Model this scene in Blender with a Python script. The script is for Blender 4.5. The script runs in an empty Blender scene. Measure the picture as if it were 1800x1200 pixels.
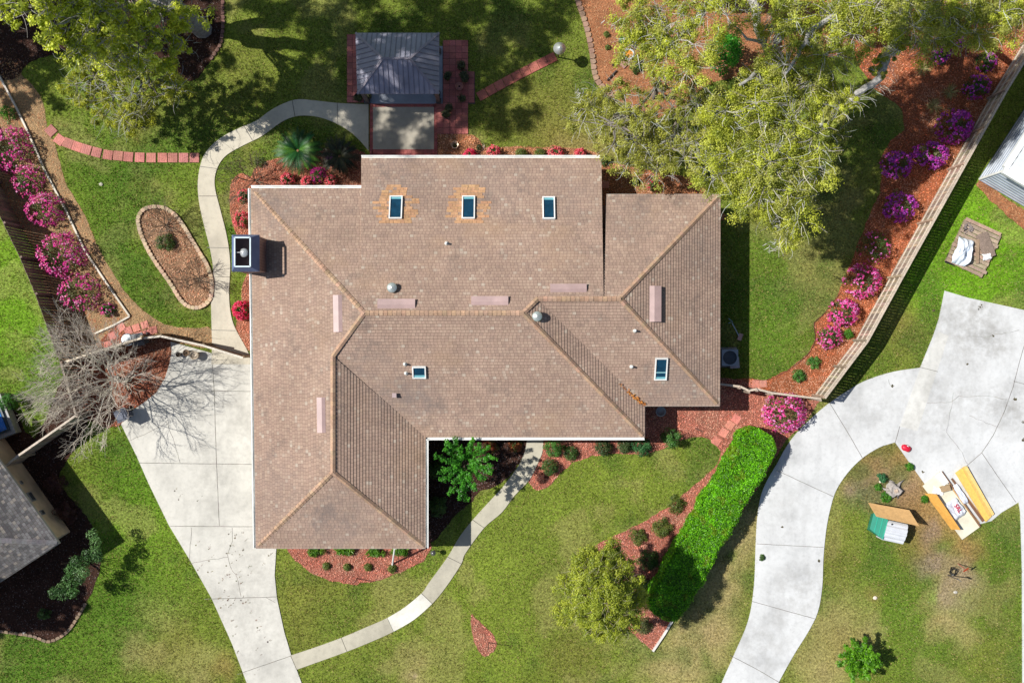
import bpy, bmesh, math, random
import numpy as np
from mathutils import Vector, Matrix
from mathutils.geometry import tessellate_polygon
S = bpy.context.scene
COL = S.collection
R = math.radians
random.seed(7); rng = np.random.default_rng(7)
# ------------------------------------------------------------------ camera, sky, sun, exposure
HC = 50.0; FP = 1770.0            # drone height (m) and focal length in photo pixels (1800 wide)
cd = bpy.data.cameras.new('camera'); cam = bpy.data.objects.new('camera', cd); COL.objects.link(cam)
cam.location = (0, 0, HC); cam.rotation_euler = (0, 0, 0)
cd.sensor_width = 36; cd.lens = FP/1800*36; cd.clip_end = 5000; cd.clip_start = .5
S.camera = cam
SD = Vector((.795, -.154, -1)).normalized()      # direction sunlight travels
w = bpy.data.worlds.new('World'); S.world = w; w.use_nodes = True
nt = w.node_tree; bg = nt.nodes['Background']
sk = nt.nodes.new('ShaderNodeTexSky'); sk.sky_type = 'NISHITA'; sk.sun_disc = False
sk.sun_elevation = math.asin(-SD.z); sk.sun_rotation = math.atan2(-SD.x, -SD.y) % (2*math.pi)
nt.links.new(sk.outputs[0], bg.inputs[0]); bg.inputs[1].default_value = 0.075
sl = bpy.data.lights.new('sun', 'SUN'); sl.energy = 5.0; sl.angle = R(.55); sl.color = (1, .965, .9)
so = bpy.data.objects.new('sun', sl); COL.objects.link(so); so.rotation_euler = SD.to_track_quat('-Z', 'Y').to_euler()
so.location = (0, 0, 60)
S.view_settings.view_transform = 'Standard'; S.view_settings.look = 'None'
S.view_settings.exposure = 0.16; S.view_settings.gamma = 1
# ------------------------------------------------------------------ helpers
def P(px, py, z=0.0):
    k = (HC - z)/FP
    return Vector(((px-900)*k, (600-py)*k, z))
def lin(r, g, b):
    f = lambda c: (c/255/12.92) if c <= 10 else ((c/255+.055)/1.055)**2.4
    return (f(r), f(g), f(b))
WL = {}
def props(o, label=None, cat=None, group=None, kind=None):
    if label: o['label'] = label
    if cat: o['category'] = cat
    if group: o['group'] = group
    if kind: o['kind'] = kind
    return o
def thing(name, label, cat, loc=(0, 0, 0), group=None):
    o = bpy.data.objects.new(name, None); COL.objects.link(o); o.location = loc
    o.empty_display_size = .3; WL[o] = Vector(loc)
    return props(o, label, cat, group)
def link_mesh(name, me, parent=None, mat=None):
    o = bpy.data.objects.new(name, me); COL.objects.link(o)
    if mat: me.materials.append(mat)
    if parent is not None: o.parent = parent; WL[o] = WL[parent]
    else: WL[o] = Vector((0, 0, 0))
    return o
def np_mesh(name, V, Fq, cols, mat, parent=None, k=4, smooth=False):
    """V (n,3) world coords, Fq (m,k) indices, cols (n,3)"""
    V = np.asarray(V, dtype=np.float64)
    if parent is not None: V = V - np.array(WL[parent])
    me = bpy.data.meshes.new(name)
    me.vertices.add(len(V)); me.vertices.foreach_set('co', V.astype(np.float32).ravel())
    m = len(Fq)
    me.loops.add(m*k); me.loops.foreach_set('vertex_index', np.asarray(Fq, dtype=np.int32).ravel())
    me.polygons.add(m); me.polygons.foreach_set('loop_start', np.arange(0, m*k, k, dtype=np.int32))
    me.update(calc_edges=True)
    if smooth: me.polygons.foreach_set('use_smooth', np.ones(m, dtype=bool))
    a = me.color_attributes.new('Col', 'FLOAT_COLOR', 'POINT')
    c4 = np.ones((len(V), 4), dtype=np.float32); c4[:, :3] = cols
    a.data.foreach_set('color', c4.ravel())
    me.validate()
    return link_mesh(name, me, parent, mat)
class MB:
    def __init__(s): s.v = []; s.f = []; s.c = []; s.uv = None
    def add(s, vs, fs, col=(.5, .5, .5)):
        o = len(s.v); s.v += [tuple(x) for x in vs]; s.f += [tuple(i+o for i in f) for f in fs]; s.c += [col]*len(vs)
        return s
    def box(s, c, d, rz=0, col=(.5, .5, .5), M=None):
        c = Vector(c); rot = M if M is not None else Matrix.Rotation(rz, 3, 'Z')
        vs = [c + rot @ Vector((x*d[0]/2, y*d[1]/2, z*d[2]/2)) for z in (-1, 1) for y in (-1, 1) for x in (-1, 1)]
        return s.add(vs, [(0, 2, 3, 1), (4, 5, 7, 6), (0, 1, 5, 4), (2, 6, 7, 3), (0, 4, 6, 2), (1, 3, 7, 5)], col)
    def beam(s, a, b, wd, ht, col=(.5, .5, .5), up=(0, 0, 1)):
        a = Vector(a); b = Vector(b); x = (b-a); L = x.length; x.normalize()
        y = Vector(up).cross(x).normalized(); z = x.cross(y)
        M = Matrix((x, y, z)).transposed()
        return s.box((a+b)/2, (L, wd, ht), col=col, M=M)
    def tube(s, pts, rad, n=6, col=(.5, .5, .5), cap=True):
        pts = [Vector(p) for p in pts]
        if not hasattr(rad, '__len__'): rad = [rad]*len(pts)
        vs = []; fs = []
        prev = None
        for i, p in enumerate(pts):
            t = (pts[min(i+1, len(pts)-1)] - pts[max(i-1, 0)])
            if t.length < 1e-6: t = Vector((0, 0, 1))
            t.normalize()
            if prev is None:
                a = Vector((0, 0, 1)) if abs(t.z) < .9 else Vector((1, 0, 0)); u = t.cross(a).normalized()
            else:
                u = (prev - t*prev.dot(t))
                u = u.normalized() if u.length > 1e-5 else t.orthogonal().normalized()
            prev = u; v = t.cross(u)
            for j in range(n):
                an = 2*math.pi*j/n; vs.append(p + (u*math.cos(an)+v*math.sin(an))*rad[i])
        for i in range(len(pts)-1):
            for j in range(n):
                fs.append((i*n+j, i*n+(j+1) % n, (i+1)*n+(j+1) % n, (i+1)*n+j))
        if cap:
            fs.append(tuple(range(n-1, -1, -1))); fs.append(tuple((len(pts)-1)*n+j for j in range(n)))
        return s.add(vs, fs, col)
    def lathe(s, c, prof, n=20, col=(.5, .5, .5), rf=None):
        c = Vector(c); vs = []; fs = []
        for (r, z) in prof:
            for j in range(n):
                a = 2*math.pi*j/n; rr = r*(rf(a) if rf else 1); vs.append(c+Vector((rr*math.cos(a), rr*math.sin(a), z)))
        for i in range(len(prof)-1):
            for j in range(n): fs.append((i*n+j, i*n+(j+1) % n, (i+1)*n+(j+1) % n, (i+1)*n+j))
        if prof[-1][0] > 1e-4: fs.append(tuple((len(prof)-1)*n+j for j in range(n)))
        return s.add(vs, fs, col)
    def prism(s, poly, z0, z1, col=(.5, .5, .5)):
        """poly: list of (x,y) or (x,y,ztop); z0,z1 offsets (absolute when 2-D)"""
        n = len(poly)
        if sum(poly[i][0]*poly[(i+1) % n][1]-poly[(i+1) % n][0]*poly[i][1] for i in range(n)) < 0: poly = poly[::-1]
        b = [Vector((p[0], p[1], (p[2] if len(p) > 2 else 0)+z0)) for p in poly]
        t = [Vector((p[0], p[1], (p[2] if len(p) > 2 else 0)+z1)) for p in poly]
        tris = tessellate_polygon([[Vector((p[0], p[1], 0)) for p in poly]])
        fs = []
        for tr in tris:
            a, bb, c = tr
            cr = (poly[bb][0]-poly[a][0])*(poly[c][1]-poly[a][1])-(poly[bb][1]-poly[a][1])*(poly[c][0]-poly[a][0])
            if cr < 0: tr = (a, c, bb)
            fs.append(tuple(i+n for i in tr)); fs.append(tuple(tr[::-1]))
        for i in range(n): fs.append((i, (i+1) % n, n+(i+1) % n, n+i))
        return s.add(b+t, fs, col)
    def build(s, name, mat, parent=None, smooth=False):
        off = WL[parent] if parent is not None else Vector((0, 0, 0))
        me = bpy.data.meshes.new(name)
        me.from_pydata([(v[0]-off[0], v[1]-off[1], v[2]-off[2]) for v in s.v], [], s.f)
        a = me.color_attributes.new('Col', 'FLOAT_COLOR', 'POINT')
        c4 = np.ones((len(s.v), 4), dtype=np.float32); c4[:, :3] = np.array(s.c)
        a.data.foreach_set('color', c4.ravel())
        if smooth: me.polygons.foreach_set('use_smooth', np.ones(len(me.polygons), dtype=bool))
        me.update()
        return link_mesh(name, me, parent, mat)
def solo(mb, name, mat, label, cat, loc, group=None, smooth=False):
    """a top-level thing that is one mesh with its origin at loc"""
    tmp = bpy.data.objects.new('tmp', None); WL[tmp] = Vector(loc)
    o = mb.build(name, mat, tmp, smooth); o.parent = None; o.location = loc; WL[o] = Vector(loc)
    bpy.data.objects.remove(tmp)
    return props(o, label, cat, group)
def var(c, a=.15):
    k = 1+random.uniform(-a, a); return tuple(max(0, x*k*(1+random.uniform(-a, a)*.3)) for x in c)
def smooth_poly(pts, n=5, closed=True):
    out = []; N = len(pts)
    rngi = range(N if closed else N-1)
    g = lambda i: pts[i % N] if closed else pts[max(0, min(N-1, i))]
    for i in rngi:
        p0, p1, p2, p3 = g(i-1), g(i), g(i+1), g(i+2)
        for k in range(n):
            t = k/n
            out.append(tuple(.5*((2*p1[j])+(-p0[j]+p2[j])*t+(2*p0[j]-5*p1[j]+4*p2[j]-p3[j])*t*t+(-p0[j]+3*p1[j]-3*p2[j]+p3[j])*t**3) for j in range(len(p1))))
    if not closed: out.append(pts[-1])
    return out
def W2(pts, z=0.0): return [tuple(P(p[0], p[1], z))[:2] for p in pts]
def jitter(poly, amp=.04, step=.25):
    out = []
    for i in range(len(poly)):
        a = poly[i]; b = poly[(i+1) % len(poly)]; L = math.hypot(b[0]-a[0], b[1]-a[1]); k = max(1, int(L/step))
        for j in range(k):
            t = j/k; out.append((a[0]+(b[0]-a[0])*t+random.uniform(-amp, amp), a[1]+(b[1]-a[1])*t+random.uniform(-amp, amp)))
    return out
def inpoly(X, Y, poly):
    r = np.zeros(X.shape, dtype=bool); n = len(poly); j = n-1
    for i in range(n):
        xi, yi = poly[i]; xj, yj = poly[j]
        c = ((yi > Y) != (yj > Y)) & (X < (xj-xi)*(Y-yi)/((yj-yi) or 1e-12)+xi)
        r ^= c; j = i
    return r
def vnoise(X, Y, scale, seed=0):
    g = np.random.default_rng(seed).random((256, 256)); x = X/scale+1000; y = Y/scale+1000
    xi = np.floor(x).astype(int); yi = np.floor(y).astype(int); fx = x-xi; fy = y-yi
    fx = fx*fx*(3-2*fx); fy = fy*fy*(3-2*fy)
    a = g[xi % 256, yi % 256]; b = g[(xi+1) % 256, yi % 256]; c = g[xi % 256, (yi+1) % 256]; d = g[(xi+1) % 256, (yi+1) % 256]
    return (a*(1-fx)+b*fx)*(1-fy)+(c*(1-fx)+d*fx)*fy
def fbm(X, Y, s, seed=0, o=4):
    r = 0; t = 0
    for k in range(o): r = r+vnoise(X, Y, s/2**k, seed+k)*.6**k; t += .6**k
    return r/t
# ------------------------------------------------------------------ materials
def newmat(name):
    m = bpy.data.materials.new(name); m.use_nodes = True; n = m.node_tree.nodes; l = m.node_tree.links
    return m, n, l, n['Principled BSDF']
def mathn(n, l, op, a, b=None):
    q = n.new('ShaderNodeMath'); q.operation = op
    for i, x in enumerate((a, b)):
        if x is None: continue
        if isinstance(x, (int, float)): q.inputs[i].default_value = x
        else: l.new(x, q.inputs[i])
    return q.outputs[0]
def mixn(n, l, typ, fac, a, b):
    q = n.new('ShaderNodeMix'); q.data_type = 'RGBA'; q.blend_type = typ
    for sck, x in ((q.inputs[0], fac), (q.inputs[6], a), (q.inputs[7], b)):
        if isinstance(x, (int, float)): sck.default_value = x
        elif isinstance(x, tuple): sck.default_value = (*x, 1) if len(x) == 3 else x
        else: l.new(x, sck)
    return q.outputs[2]
def noise(n, l, scale, detail=4, rough=.6, stretch=None):
    t = n.new('ShaderNodeNewGeometry'); src = t.outputs['Position']
    if stretch:
        mp = n.new('ShaderNodeMapping'); mp.inputs['Scale'].default_value = stretch; l.new(src, mp.inputs[0]); src = mp.outputs[0]
    q = n.new('ShaderNodeTexNoise'); q.inputs['Scale'].default_value = scale; q.inputs['Detail'].default_value = detail
    q.inputs['Roughness'].default_value = rough; l.new(src, q.inputs['Vector']); return q.outputs[0]
def rampn(n, l, src, stops, interp='LINEAR'):
    q = n.new('ShaderNodeValToRGB'); q.color_ramp.interpolation = interp
    el = q.color_ramp.elements
    while len(el) < len(stops): el.new(.5)
    for e, (p, c) in zip(el, stops):
        e.position = p; e.color = (c, c, c, 1) if isinstance(c, (int, float)) else (*c, 1)
    l.new(src, q.inputs[0]); return q.outputs[0]
def bump(n, l, b, h, dist=.01, st=.5):
    q = n.new('ShaderNodeBump'); q.inputs['Distance'].default_value = dist; q.inputs['Strength'].default_value = st
    l.new(h, q.inputs['Height']); l.new(q.outputs[0], b.inputs['Normal'])
def VM(name, rough=.7, lo=.8, hi=1.15, scale=6, metal=0, detail=5, stretch=None, bmp=0, coarse=0):
    m, n, l, b = newmat(name)
    at = n.new('ShaderNodeAttribute'); at.attribute_name = 'Col'
    nz = noise(n, l, scale, detail, .65, stretch)
    c = mixn(n, l, 'MULTIPLY', 1.0, at.outputs[0], rampn(n, l, nz, [(.3, lo), (.7, hi)]))
    if coarse: c = mixn(n, l, 'MULTIPLY', 1.0, c, rampn(n, l, noise(n, l, coarse, 3), [(.3, .82), (.7, 1.12)]))
    l.new(c, b.inputs['Base Color']); b.inputs['Roughness'].default_value = rough; b.inputs['Metallic'].default_value = metal
    if bmp: bump(n, l, b, nz, bmp)
    return m
def leafmat(name, trans=.35, rough=.45, spec=.4):
    m, n, l, b = newmat(name)
    at = n.new('ShaderNodeAttribute'); at.attribute_name = 'Col'
    l.new(at.outputs[0], b.inputs['Base Color']); b.inputs['Roughness'].default_value = rough
    b.inputs['Specular IOR Level'].default_value = spec
    tr = n.new('ShaderNodeBsdfTranslucent'); mx = n.new('ShaderNodeMixShader'); mx.inputs[0].default_value = trans
    tc = mixn(n, l, 'MULTIPLY', 1.0, at.outputs[0], (1.3, 1.35, .6)) if 'petal' not in name else at.outputs[0]
    l.new(tc, tr.inputs[0]); l.new(b.outputs[0], mx.inputs[1]); l.new(tr.outputs[0], mx.inputs[2])
    l.new(mx.outputs[0], n['Material Output'].inputs[0]); return m
M_leaf = leafmat('leaf'); M_petal = leafmat('petal', .3, .6, .2); M_needle = leafmat('dry_needle', .15, .8, .1)
M_bark = VM('bark', .9, .55, 1.3, 9, bmp=.02); M_twig = VM('twig_bark', .85, .7, 1.2, 14)
M_wood = VM('weathered_wood', .85, .6, 1.2, 5, stretch=(3, 3, .6), bmp=.004, coarse=.8)
M_lumber = VM('lumber', .65, .82, 1.1, 7, stretch=(1, 1, 1))
M_paint = VM('paint', .5, .9, 1.05, 3, coarse=.7); M_siding = VM('siding', .6, .85, 1.06, 2, coarse=.5)
M_metal = VM('metal', .35, .85, 1.08, 5, metal=.6); M_plastic = VM('plastic', .4, .9, 1.06, 4)
M_rough = VM('masonry', .9, .7, 1.2, 12, bmp=.01, coarse=1); M_paver = VM('paver', .9, .72, 1.18, 16, bmp=.004, coarse=1.6)
M_dark = VM('dark_joint', .95, .5, 1.3, 4); M_cloth = VM('sheeting', .45, .9, 1.05, 6)
M_metalroof = VM('metal_roofing', .5, .85, 1.1, 2, metal=.2, coarse=.8)
M_brick = VM('brickwork', .9, .75, 1.15, 8, bmp=.006)
def glassmat(name, col, rough=.08):
    m, n, l, b = newmat(name); b.inputs['Base Color'].default_value = (*col, 1); b.inputs['Roughness'].default_value = rough
    b.inputs['IOR'].default_value = 1.5; b.inputs['Coat Weight'].default_value = .5
    nz = noise(n, l, 3, 3); c = mixn(n, l, 'MULTIPLY', 1.0, (*col,), rampn(n, l, nz, [(.3, .7), (.7, 1.3)])); l.new(c, b.inputs['Base Color'])
    return m
M_glass = glassmat('skylight_glass', (.006, .04, .075)); M_win = glassmat('window_glass', (.02, .025, .03)); M_pool = glassmat('tub_water', (.02, .16, .55), .05)
def concretemat():
    m, n, l, b = newmat('concrete')
    at = n.new('ShaderNodeAttribute'); at.attribute_name = 'Col'
    c = mixn(n, l, 'MULTIPLY', 1.0, at.outputs[0], rampn(n, l, noise(n, l, .45, 6, .62), [(.3, .74), (.5, .97), (.75, 1.07)]))
    c = mixn(n, l, 'MULTIPLY', 1.0, c, rampn(n, l, noise(n, l, 5, 8, .75), [(.25, .82), (.5, 1), (.8, 1.06)]))
    c = mixn(n, l, 'MULTIPLY', 1.0, c, rampn(n, l, noise(n, l, 1.6, 5, .6, (1, .25, 1)), [(.3, .9), (.5, 1), (.8, 1.03)]))
    # oil and tyre stains on the slabs
    tg = n.new('ShaderNodeNewGeometry'); br = noise(n, l, 1.7, 6, .72)
    for (x, y, r_, amt) in ((1700, 590, 60, .55), (1755, 600, 40, .5), (1650, 545, 40, .35), (1720, 540, 30, .5), (1590, 700, 70, .25), (1690, 700, 60, .35), (1770, 720, 50, .55), (1640, 760, 50, .3), (1400, 1040, 60, .4), (1380, 900, 60, .25), (1340, 1130, 60, .4), (1500, 740, 60, .25), (410, 770, 90, .3), (350, 860, 70, .25), (430, 1010, 90, .3), (400, 680, 60, .35), (455, 1120, 70, .3), (330, 700, 50, .3), (378, 470, 60, .25), (780, 990, 60, .35), (700, 220, 60, .3)):
        c0 = P(x, y, 0); vd = n.new('ShaderNodeVectorMath'); vd.operation = 'DISTANCE'; l.new(tg.outputs['Position'], vd.inputs[0]); vd.inputs[1].default_value = c0
        f = mathn(n, l, 'MAXIMUM', mathn(n, l, 'SUBTRACT', 1.0, mathn(n, l, 'DIVIDE', vd.outputs['Value'], r_*.034)), 0.0)
        f = mathn(n, l, 'MULTIPLY', mathn(n, l, 'POWER', f, .7), mathn(n, l, 'MULTIPLY', rampn(n, l, br, [(.4, .05), (.62, 1)]), amt))
        c = mixn(n, l, 'MIX', f, c, (.24, .225, .2))
    # small leaf and tyre specks
    c = mixn(n, l, 'MIX', rampn(n, l, noise(n, l, 3.3, 7, .8), [(.66, 0), (.75, .6)]), c, (.16, .13, .09))
    l.new(c, b.inputs['Base Color']); b.inputs['Roughness'].default_value = .85
    bump(n, l, b, noise(n, l, 40, 4), .004, .4); return m
M_conc = concretemat()
def groundmat():
    m, n, l, b = newmat('lawn')
    at = n.new('ShaderNodeAttribute'); at.attribute_name = 'Col'
    c = mixn(n, l, 'MULTIPLY', 1.0, at.outputs[0], rampn(n, l, noise(n, l, 9, 6, .8), [(.34, .32), (.5, .9), (.66, 1.7)]))
    c = mixn(n, l, 'MIX', rampn(n, l, noise(n, l, 13, 5, .85), [(.52, 0), (.64, .55)]), c, (.24, .22, .1))
    l.new(c, b.inputs['Base Color']); b.inputs['Roughness'].default_value = .9; b.inputs['Specular IOR Level'].default_value = .1
    bump(n, l, b, noise(n, l, 12, 6, .8), .05, .8); return m
M_lawn = groundmat()
def mulchmat():
    m, n, l, b = newmat('mulch')
    at = n.new('ShaderNodeAttribute'); at.attribute_name = 'Col'
    c = mixn(n, l, 'MULTIPLY', 1.0, at.outputs[0], rampn(n, l, noise(n, l, 14, 6, .85), [(.3, .25), (.5, .8), (.7, 1.6)]))
    c = mixn(n, l, 'MULTIPLY', 1.0, c, rampn(n, l, noise(n, l, 1.1, 4, .6), [(.3, .7), (.7, 1.2)]))
    l.new(c, b.inputs['Base Color']); b.inputs['Roughness'].default_value = .95; b.inputs['Specular IOR Level'].default_value = .1
    bump(n, l, b, noise(n, l, 18, 6, .8), .05, 1); return m
M_mulch = mulchmat()
def shinglemat(name, cols, stain=(.1, .085, .08)):
    m, n, l, b = newmat(name)
    uv = n.new('ShaderNodeUVMap'); uv.uv_map = 'UVMap'; sx = n.new('ShaderNodeSeparateXYZ'); l.new(uv.outputs[0], sx.inputs[0])
    row = mathn(n, l, 'FLOOR', mathn(n, l, 'DIVIDE', sx.outputs[1], .145)); fv = mathn(n, l, 'FRACT', mathn(n, l, 'DIVIDE', sx.outputs[1], .145))
    wr = n.new('ShaderNodeTexWhiteNoise'); wr.noise_dimensions = '1D'; l.new(row, wr.inputs['W'])
    u = mathn(n, l, 'ADD', mathn(n, l, 'DIVIDE', sx.outputs[0], .17), mathn(n, l, 'MULTIPLY', wr.outputs[0], 7.3))
    cell = mathn(n, l, 'FLOOR', u); fu = mathn(n, l, 'FRACT', u)
    cb = n.new('ShaderNodeCombineXYZ'); l.new(cell, cb.inputs[0]); l.new(row, cb.inputs[1])
    wn = n.new('ShaderNodeTexWhiteNoise'); wn.noise_dimensions = '2D'; l.new(cb.outputs[0], wn.inputs['Vector'])
    c = rampn(n, l, wn.outputs[0], cols, 'CONSTANT')
    # tab gaps and course lines
    gap = mathn(n, l, 'MULTIPLY', mathn(n, l, 'LESS_THAN', fu, .16), .42)
    c = mixn(n, l, 'MIX', gap, c, (.1, .07, .055))
    ln = mathn(n, l, 'MULTIPLY', mathn(n, l, 'GREATER_THAN', fv, .82), .5)
    c = mixn(n, l, 'MIX', ln, c, (.08, .055, .045))
    c = mixn(n, l, 'MULTIPLY', 1.0, c, rampn(n, l, noise(n, l, .5, 5, .6), [(.3, .86), (.7, 1.1)]))
    c = mixn(n, l, 'MULTIPLY', 1.0, c, rampn(n, l, noise(n, l, 22, 4, .8), [(.3, .8), (.7, 1.2)]))
    # algae stains and rust-coloured wash
    st = rampn(n, l, noise(n, l, .55, 7, .72), [(.55, 0), (.7, .5)])
    c = mixn(n, l, 'MIX', st, c, stain)
    if name.startswith('brown'):   # algae and soot stains where rain runs off
        tg = n.new('ShaderNodeNewGeometry'); br = noise(n, l, 2.2, 6, .75)
        for (x, y, r_, amt) in ((590, 915, 55, .55), (735, 700, 42, .6), (690, 690, 30, .4), (1190, 690, 60, .5), (1240, 440, 40, .45), (480, 365, 45, .55), (700, 300, 60, .4), (860, 300, 70, .35), (1000, 330, 45, .35), (1100, 370, 50, .3), (735, 625, 22, .4), (960, 330, 16, .5), (650, 640, 60, .35), (470, 860, 60, .3)):
            c0 = P(x, y, 3.2); vd = n.new('ShaderNodeVectorMath'); vd.operation = 'DISTANCE'; l.new(tg.outputs['Position'], vd.inputs[0]); vd.inputs[1].default_value = c0
            f = mathn(n, l, 'SUBTRACT', 1.0, mathn(n, l, 'DIVIDE', vd.outputs['Value'], r_*.035)); f = mathn(n, l, 'MAXIMUM', f, 0.0)
            f = mathn(n, l, 'MULTIPLY', mathn(n, l, 'POWER', f, .6), mathn(n, l, 'MULTIPLY', rampn(n, l, br, [(.35, .15), (.62, 1)]), amt))
            c = mixn(n, l, 'MIX', f, c, (.165, .145, .14))
    ws = rampn(n, l, noise(n, l, .31, 4, .6), [(.55, 0), (.75, .3)])
    c = mixn(n, l, 'MIX', ws, c, (.42, .27, .15))
    l.new(c, b.inputs['Base Color']); b.inputs['Roughness'].default_value = .95; b.inputs['Specular IOR Level'].default_value = .15
    bump(n, l, b, noise(n, l, 60, 3), .004, .5); return m
SHC = [(0, (.34, .238, .185)), (.2, (.362, .253, .197)), (.4, (.315, .222, .176)), (.55, (.372, .265, .205)), (.72, (.345, .24, .189)), (.84, (.39, .281, .216)), (.95, (.41, .315, .25)), (.985, (.44, .36, .29))]
M_shingle = shinglemat('brown_shingle', SHC)
SHG = [(0, (.13, .125, .125)), (.2, (.2, .19, .185)), (.4, (.16, .15, .15)), (.55, (.25, .24, .235)), (.75, (.2, .185, .18)), (.92, (.34, .3, .26))]
M_shingle_g = shinglemat('grey_shingle', SHG)
# ------------------------------------------------------------------ ground polygons (photo px, at ground level)
DRIVE = [(300, 600), (445, 641), (480, 641), (480, 955), (486, 962), (483, 1010), (487, 1050), (500, 1110), (512, 1150), (530, 1198), (560, 1300), (470, 1300), (440, 1215), (425, 1175), (408, 1130), (372, 1050), (335, 985), (297, 922), (262, 850), (240, 800), (213, 745), (232, 722), (252, 708), (275, 690), (290, 665), (298, 640), (302, 620)]
WALKL = [(372, 640), (373, 608), (372, 560), (371, 505), (375, 475), (370, 440), (360, 400), (351, 360), (348, 325), (352, 293), (362, 268), (385, 245), (415, 228), (450, 213), (475, 195), (500, 182), (525, 175), (560, 178), (600, 182), (648, 184)]
WALKR = [(648, 265), (625, 240), (600, 222), (570, 209), (545, 204), (520, 205), (495, 215), (460, 240), (430, 255), (400, 272), (385, 290), (378, 312), (379, 335), (388, 370), (400, 420), (405, 465), (403, 510), (405, 545), (413, 575), (437, 620), (440, 640)]
FWL = [(926, 765), (926, 776), (915, 812), (884, 855), (873, 867), (831, 913), (807, 944), (787, 978), (755, 1022), (741, 1042), (712, 1066), (681, 1085), (640, 1103), (600, 1120), (556, 1136), (511, 1151)]
FWR = [(955, 765), (955, 776), (953, 795), (946, 812), (931, 842), (904, 871), (882, 900), (851, 927), (818, 972), (811, 990), (786, 1028), (760, 1060), (728, 1088), (692, 1109), (650, 1128), (610, 1144), (566, 1160), (521, 1176)]
ND_OUT = [(1250, 1260), (1262, 1215), (1290, 1150), (1315, 1090), (1325, 1030), (1328, 960), (1330, 920), (1335, 880), (1345, 850), (1365, 815), (1385, 780), (1410, 750), (1452, 712), (1495, 683), (1525, 667), (1570, 653), (1617, 646)]
ND_TOP = [(1640, 590), (1650, 560), (1660, 511), (1700, 523), (1800, 545), (1900, 568), (1900, 1300), (1797, 1300), (1796, 1000), (1793, 900), (1790, 882), (1760, 900), (1742, 915), (1705, 925), (1660, 880), (1625, 850), (1573, 777)]
ND_IN = [(1573, 777), (1545, 786), (1515, 805), (1490, 830), (1470, 860), (1460, 890), (1452, 930), (1447, 980), (1445, 1030), (1437, 1075), (1420, 1110), (1395, 1150), (1365, 1205), (1340, 1260)]
sm = lambda p, n=4: smooth_poly(p, n, False)
ND = W2(sm(ND_OUT)+ND_TOP+sm(ND_IN)[1:])
WALK = W2(sm(WALKL)+sm(WALKR)); FWALK = W2(sm(FWL)+sm(FWR)[::-1]); DRV = W2(DRIVE)
HOUSE = W2([(455, 345), (640, 345), (640, 300), (1050, 300), (1055, 360), (1235, 360), (1235, 700), (1110, 700), (1110, 750), (740, 750), (740, 940), (470, 940)])
NHOUSE = W2([(-200, 700), (0, 764), (36, 810), (124, 934), (100, 952), (0, 1015), (-200, 1120)])
WHOUSE = W2([(1722, 315), (1860, 105), (2100, 200), (2000, 480), (1800, 361)])
TAN = lin(214, 178, 135); RED = lin(212, 130, 90); PINK = lin(220, 142, 120); ORG = lin(216, 150, 108); DRK = lin(92, 66, 56); BRN = lin(204, 160, 126)  # DRK serves leaf litter, and mulch with the shade over it put into its colour
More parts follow.
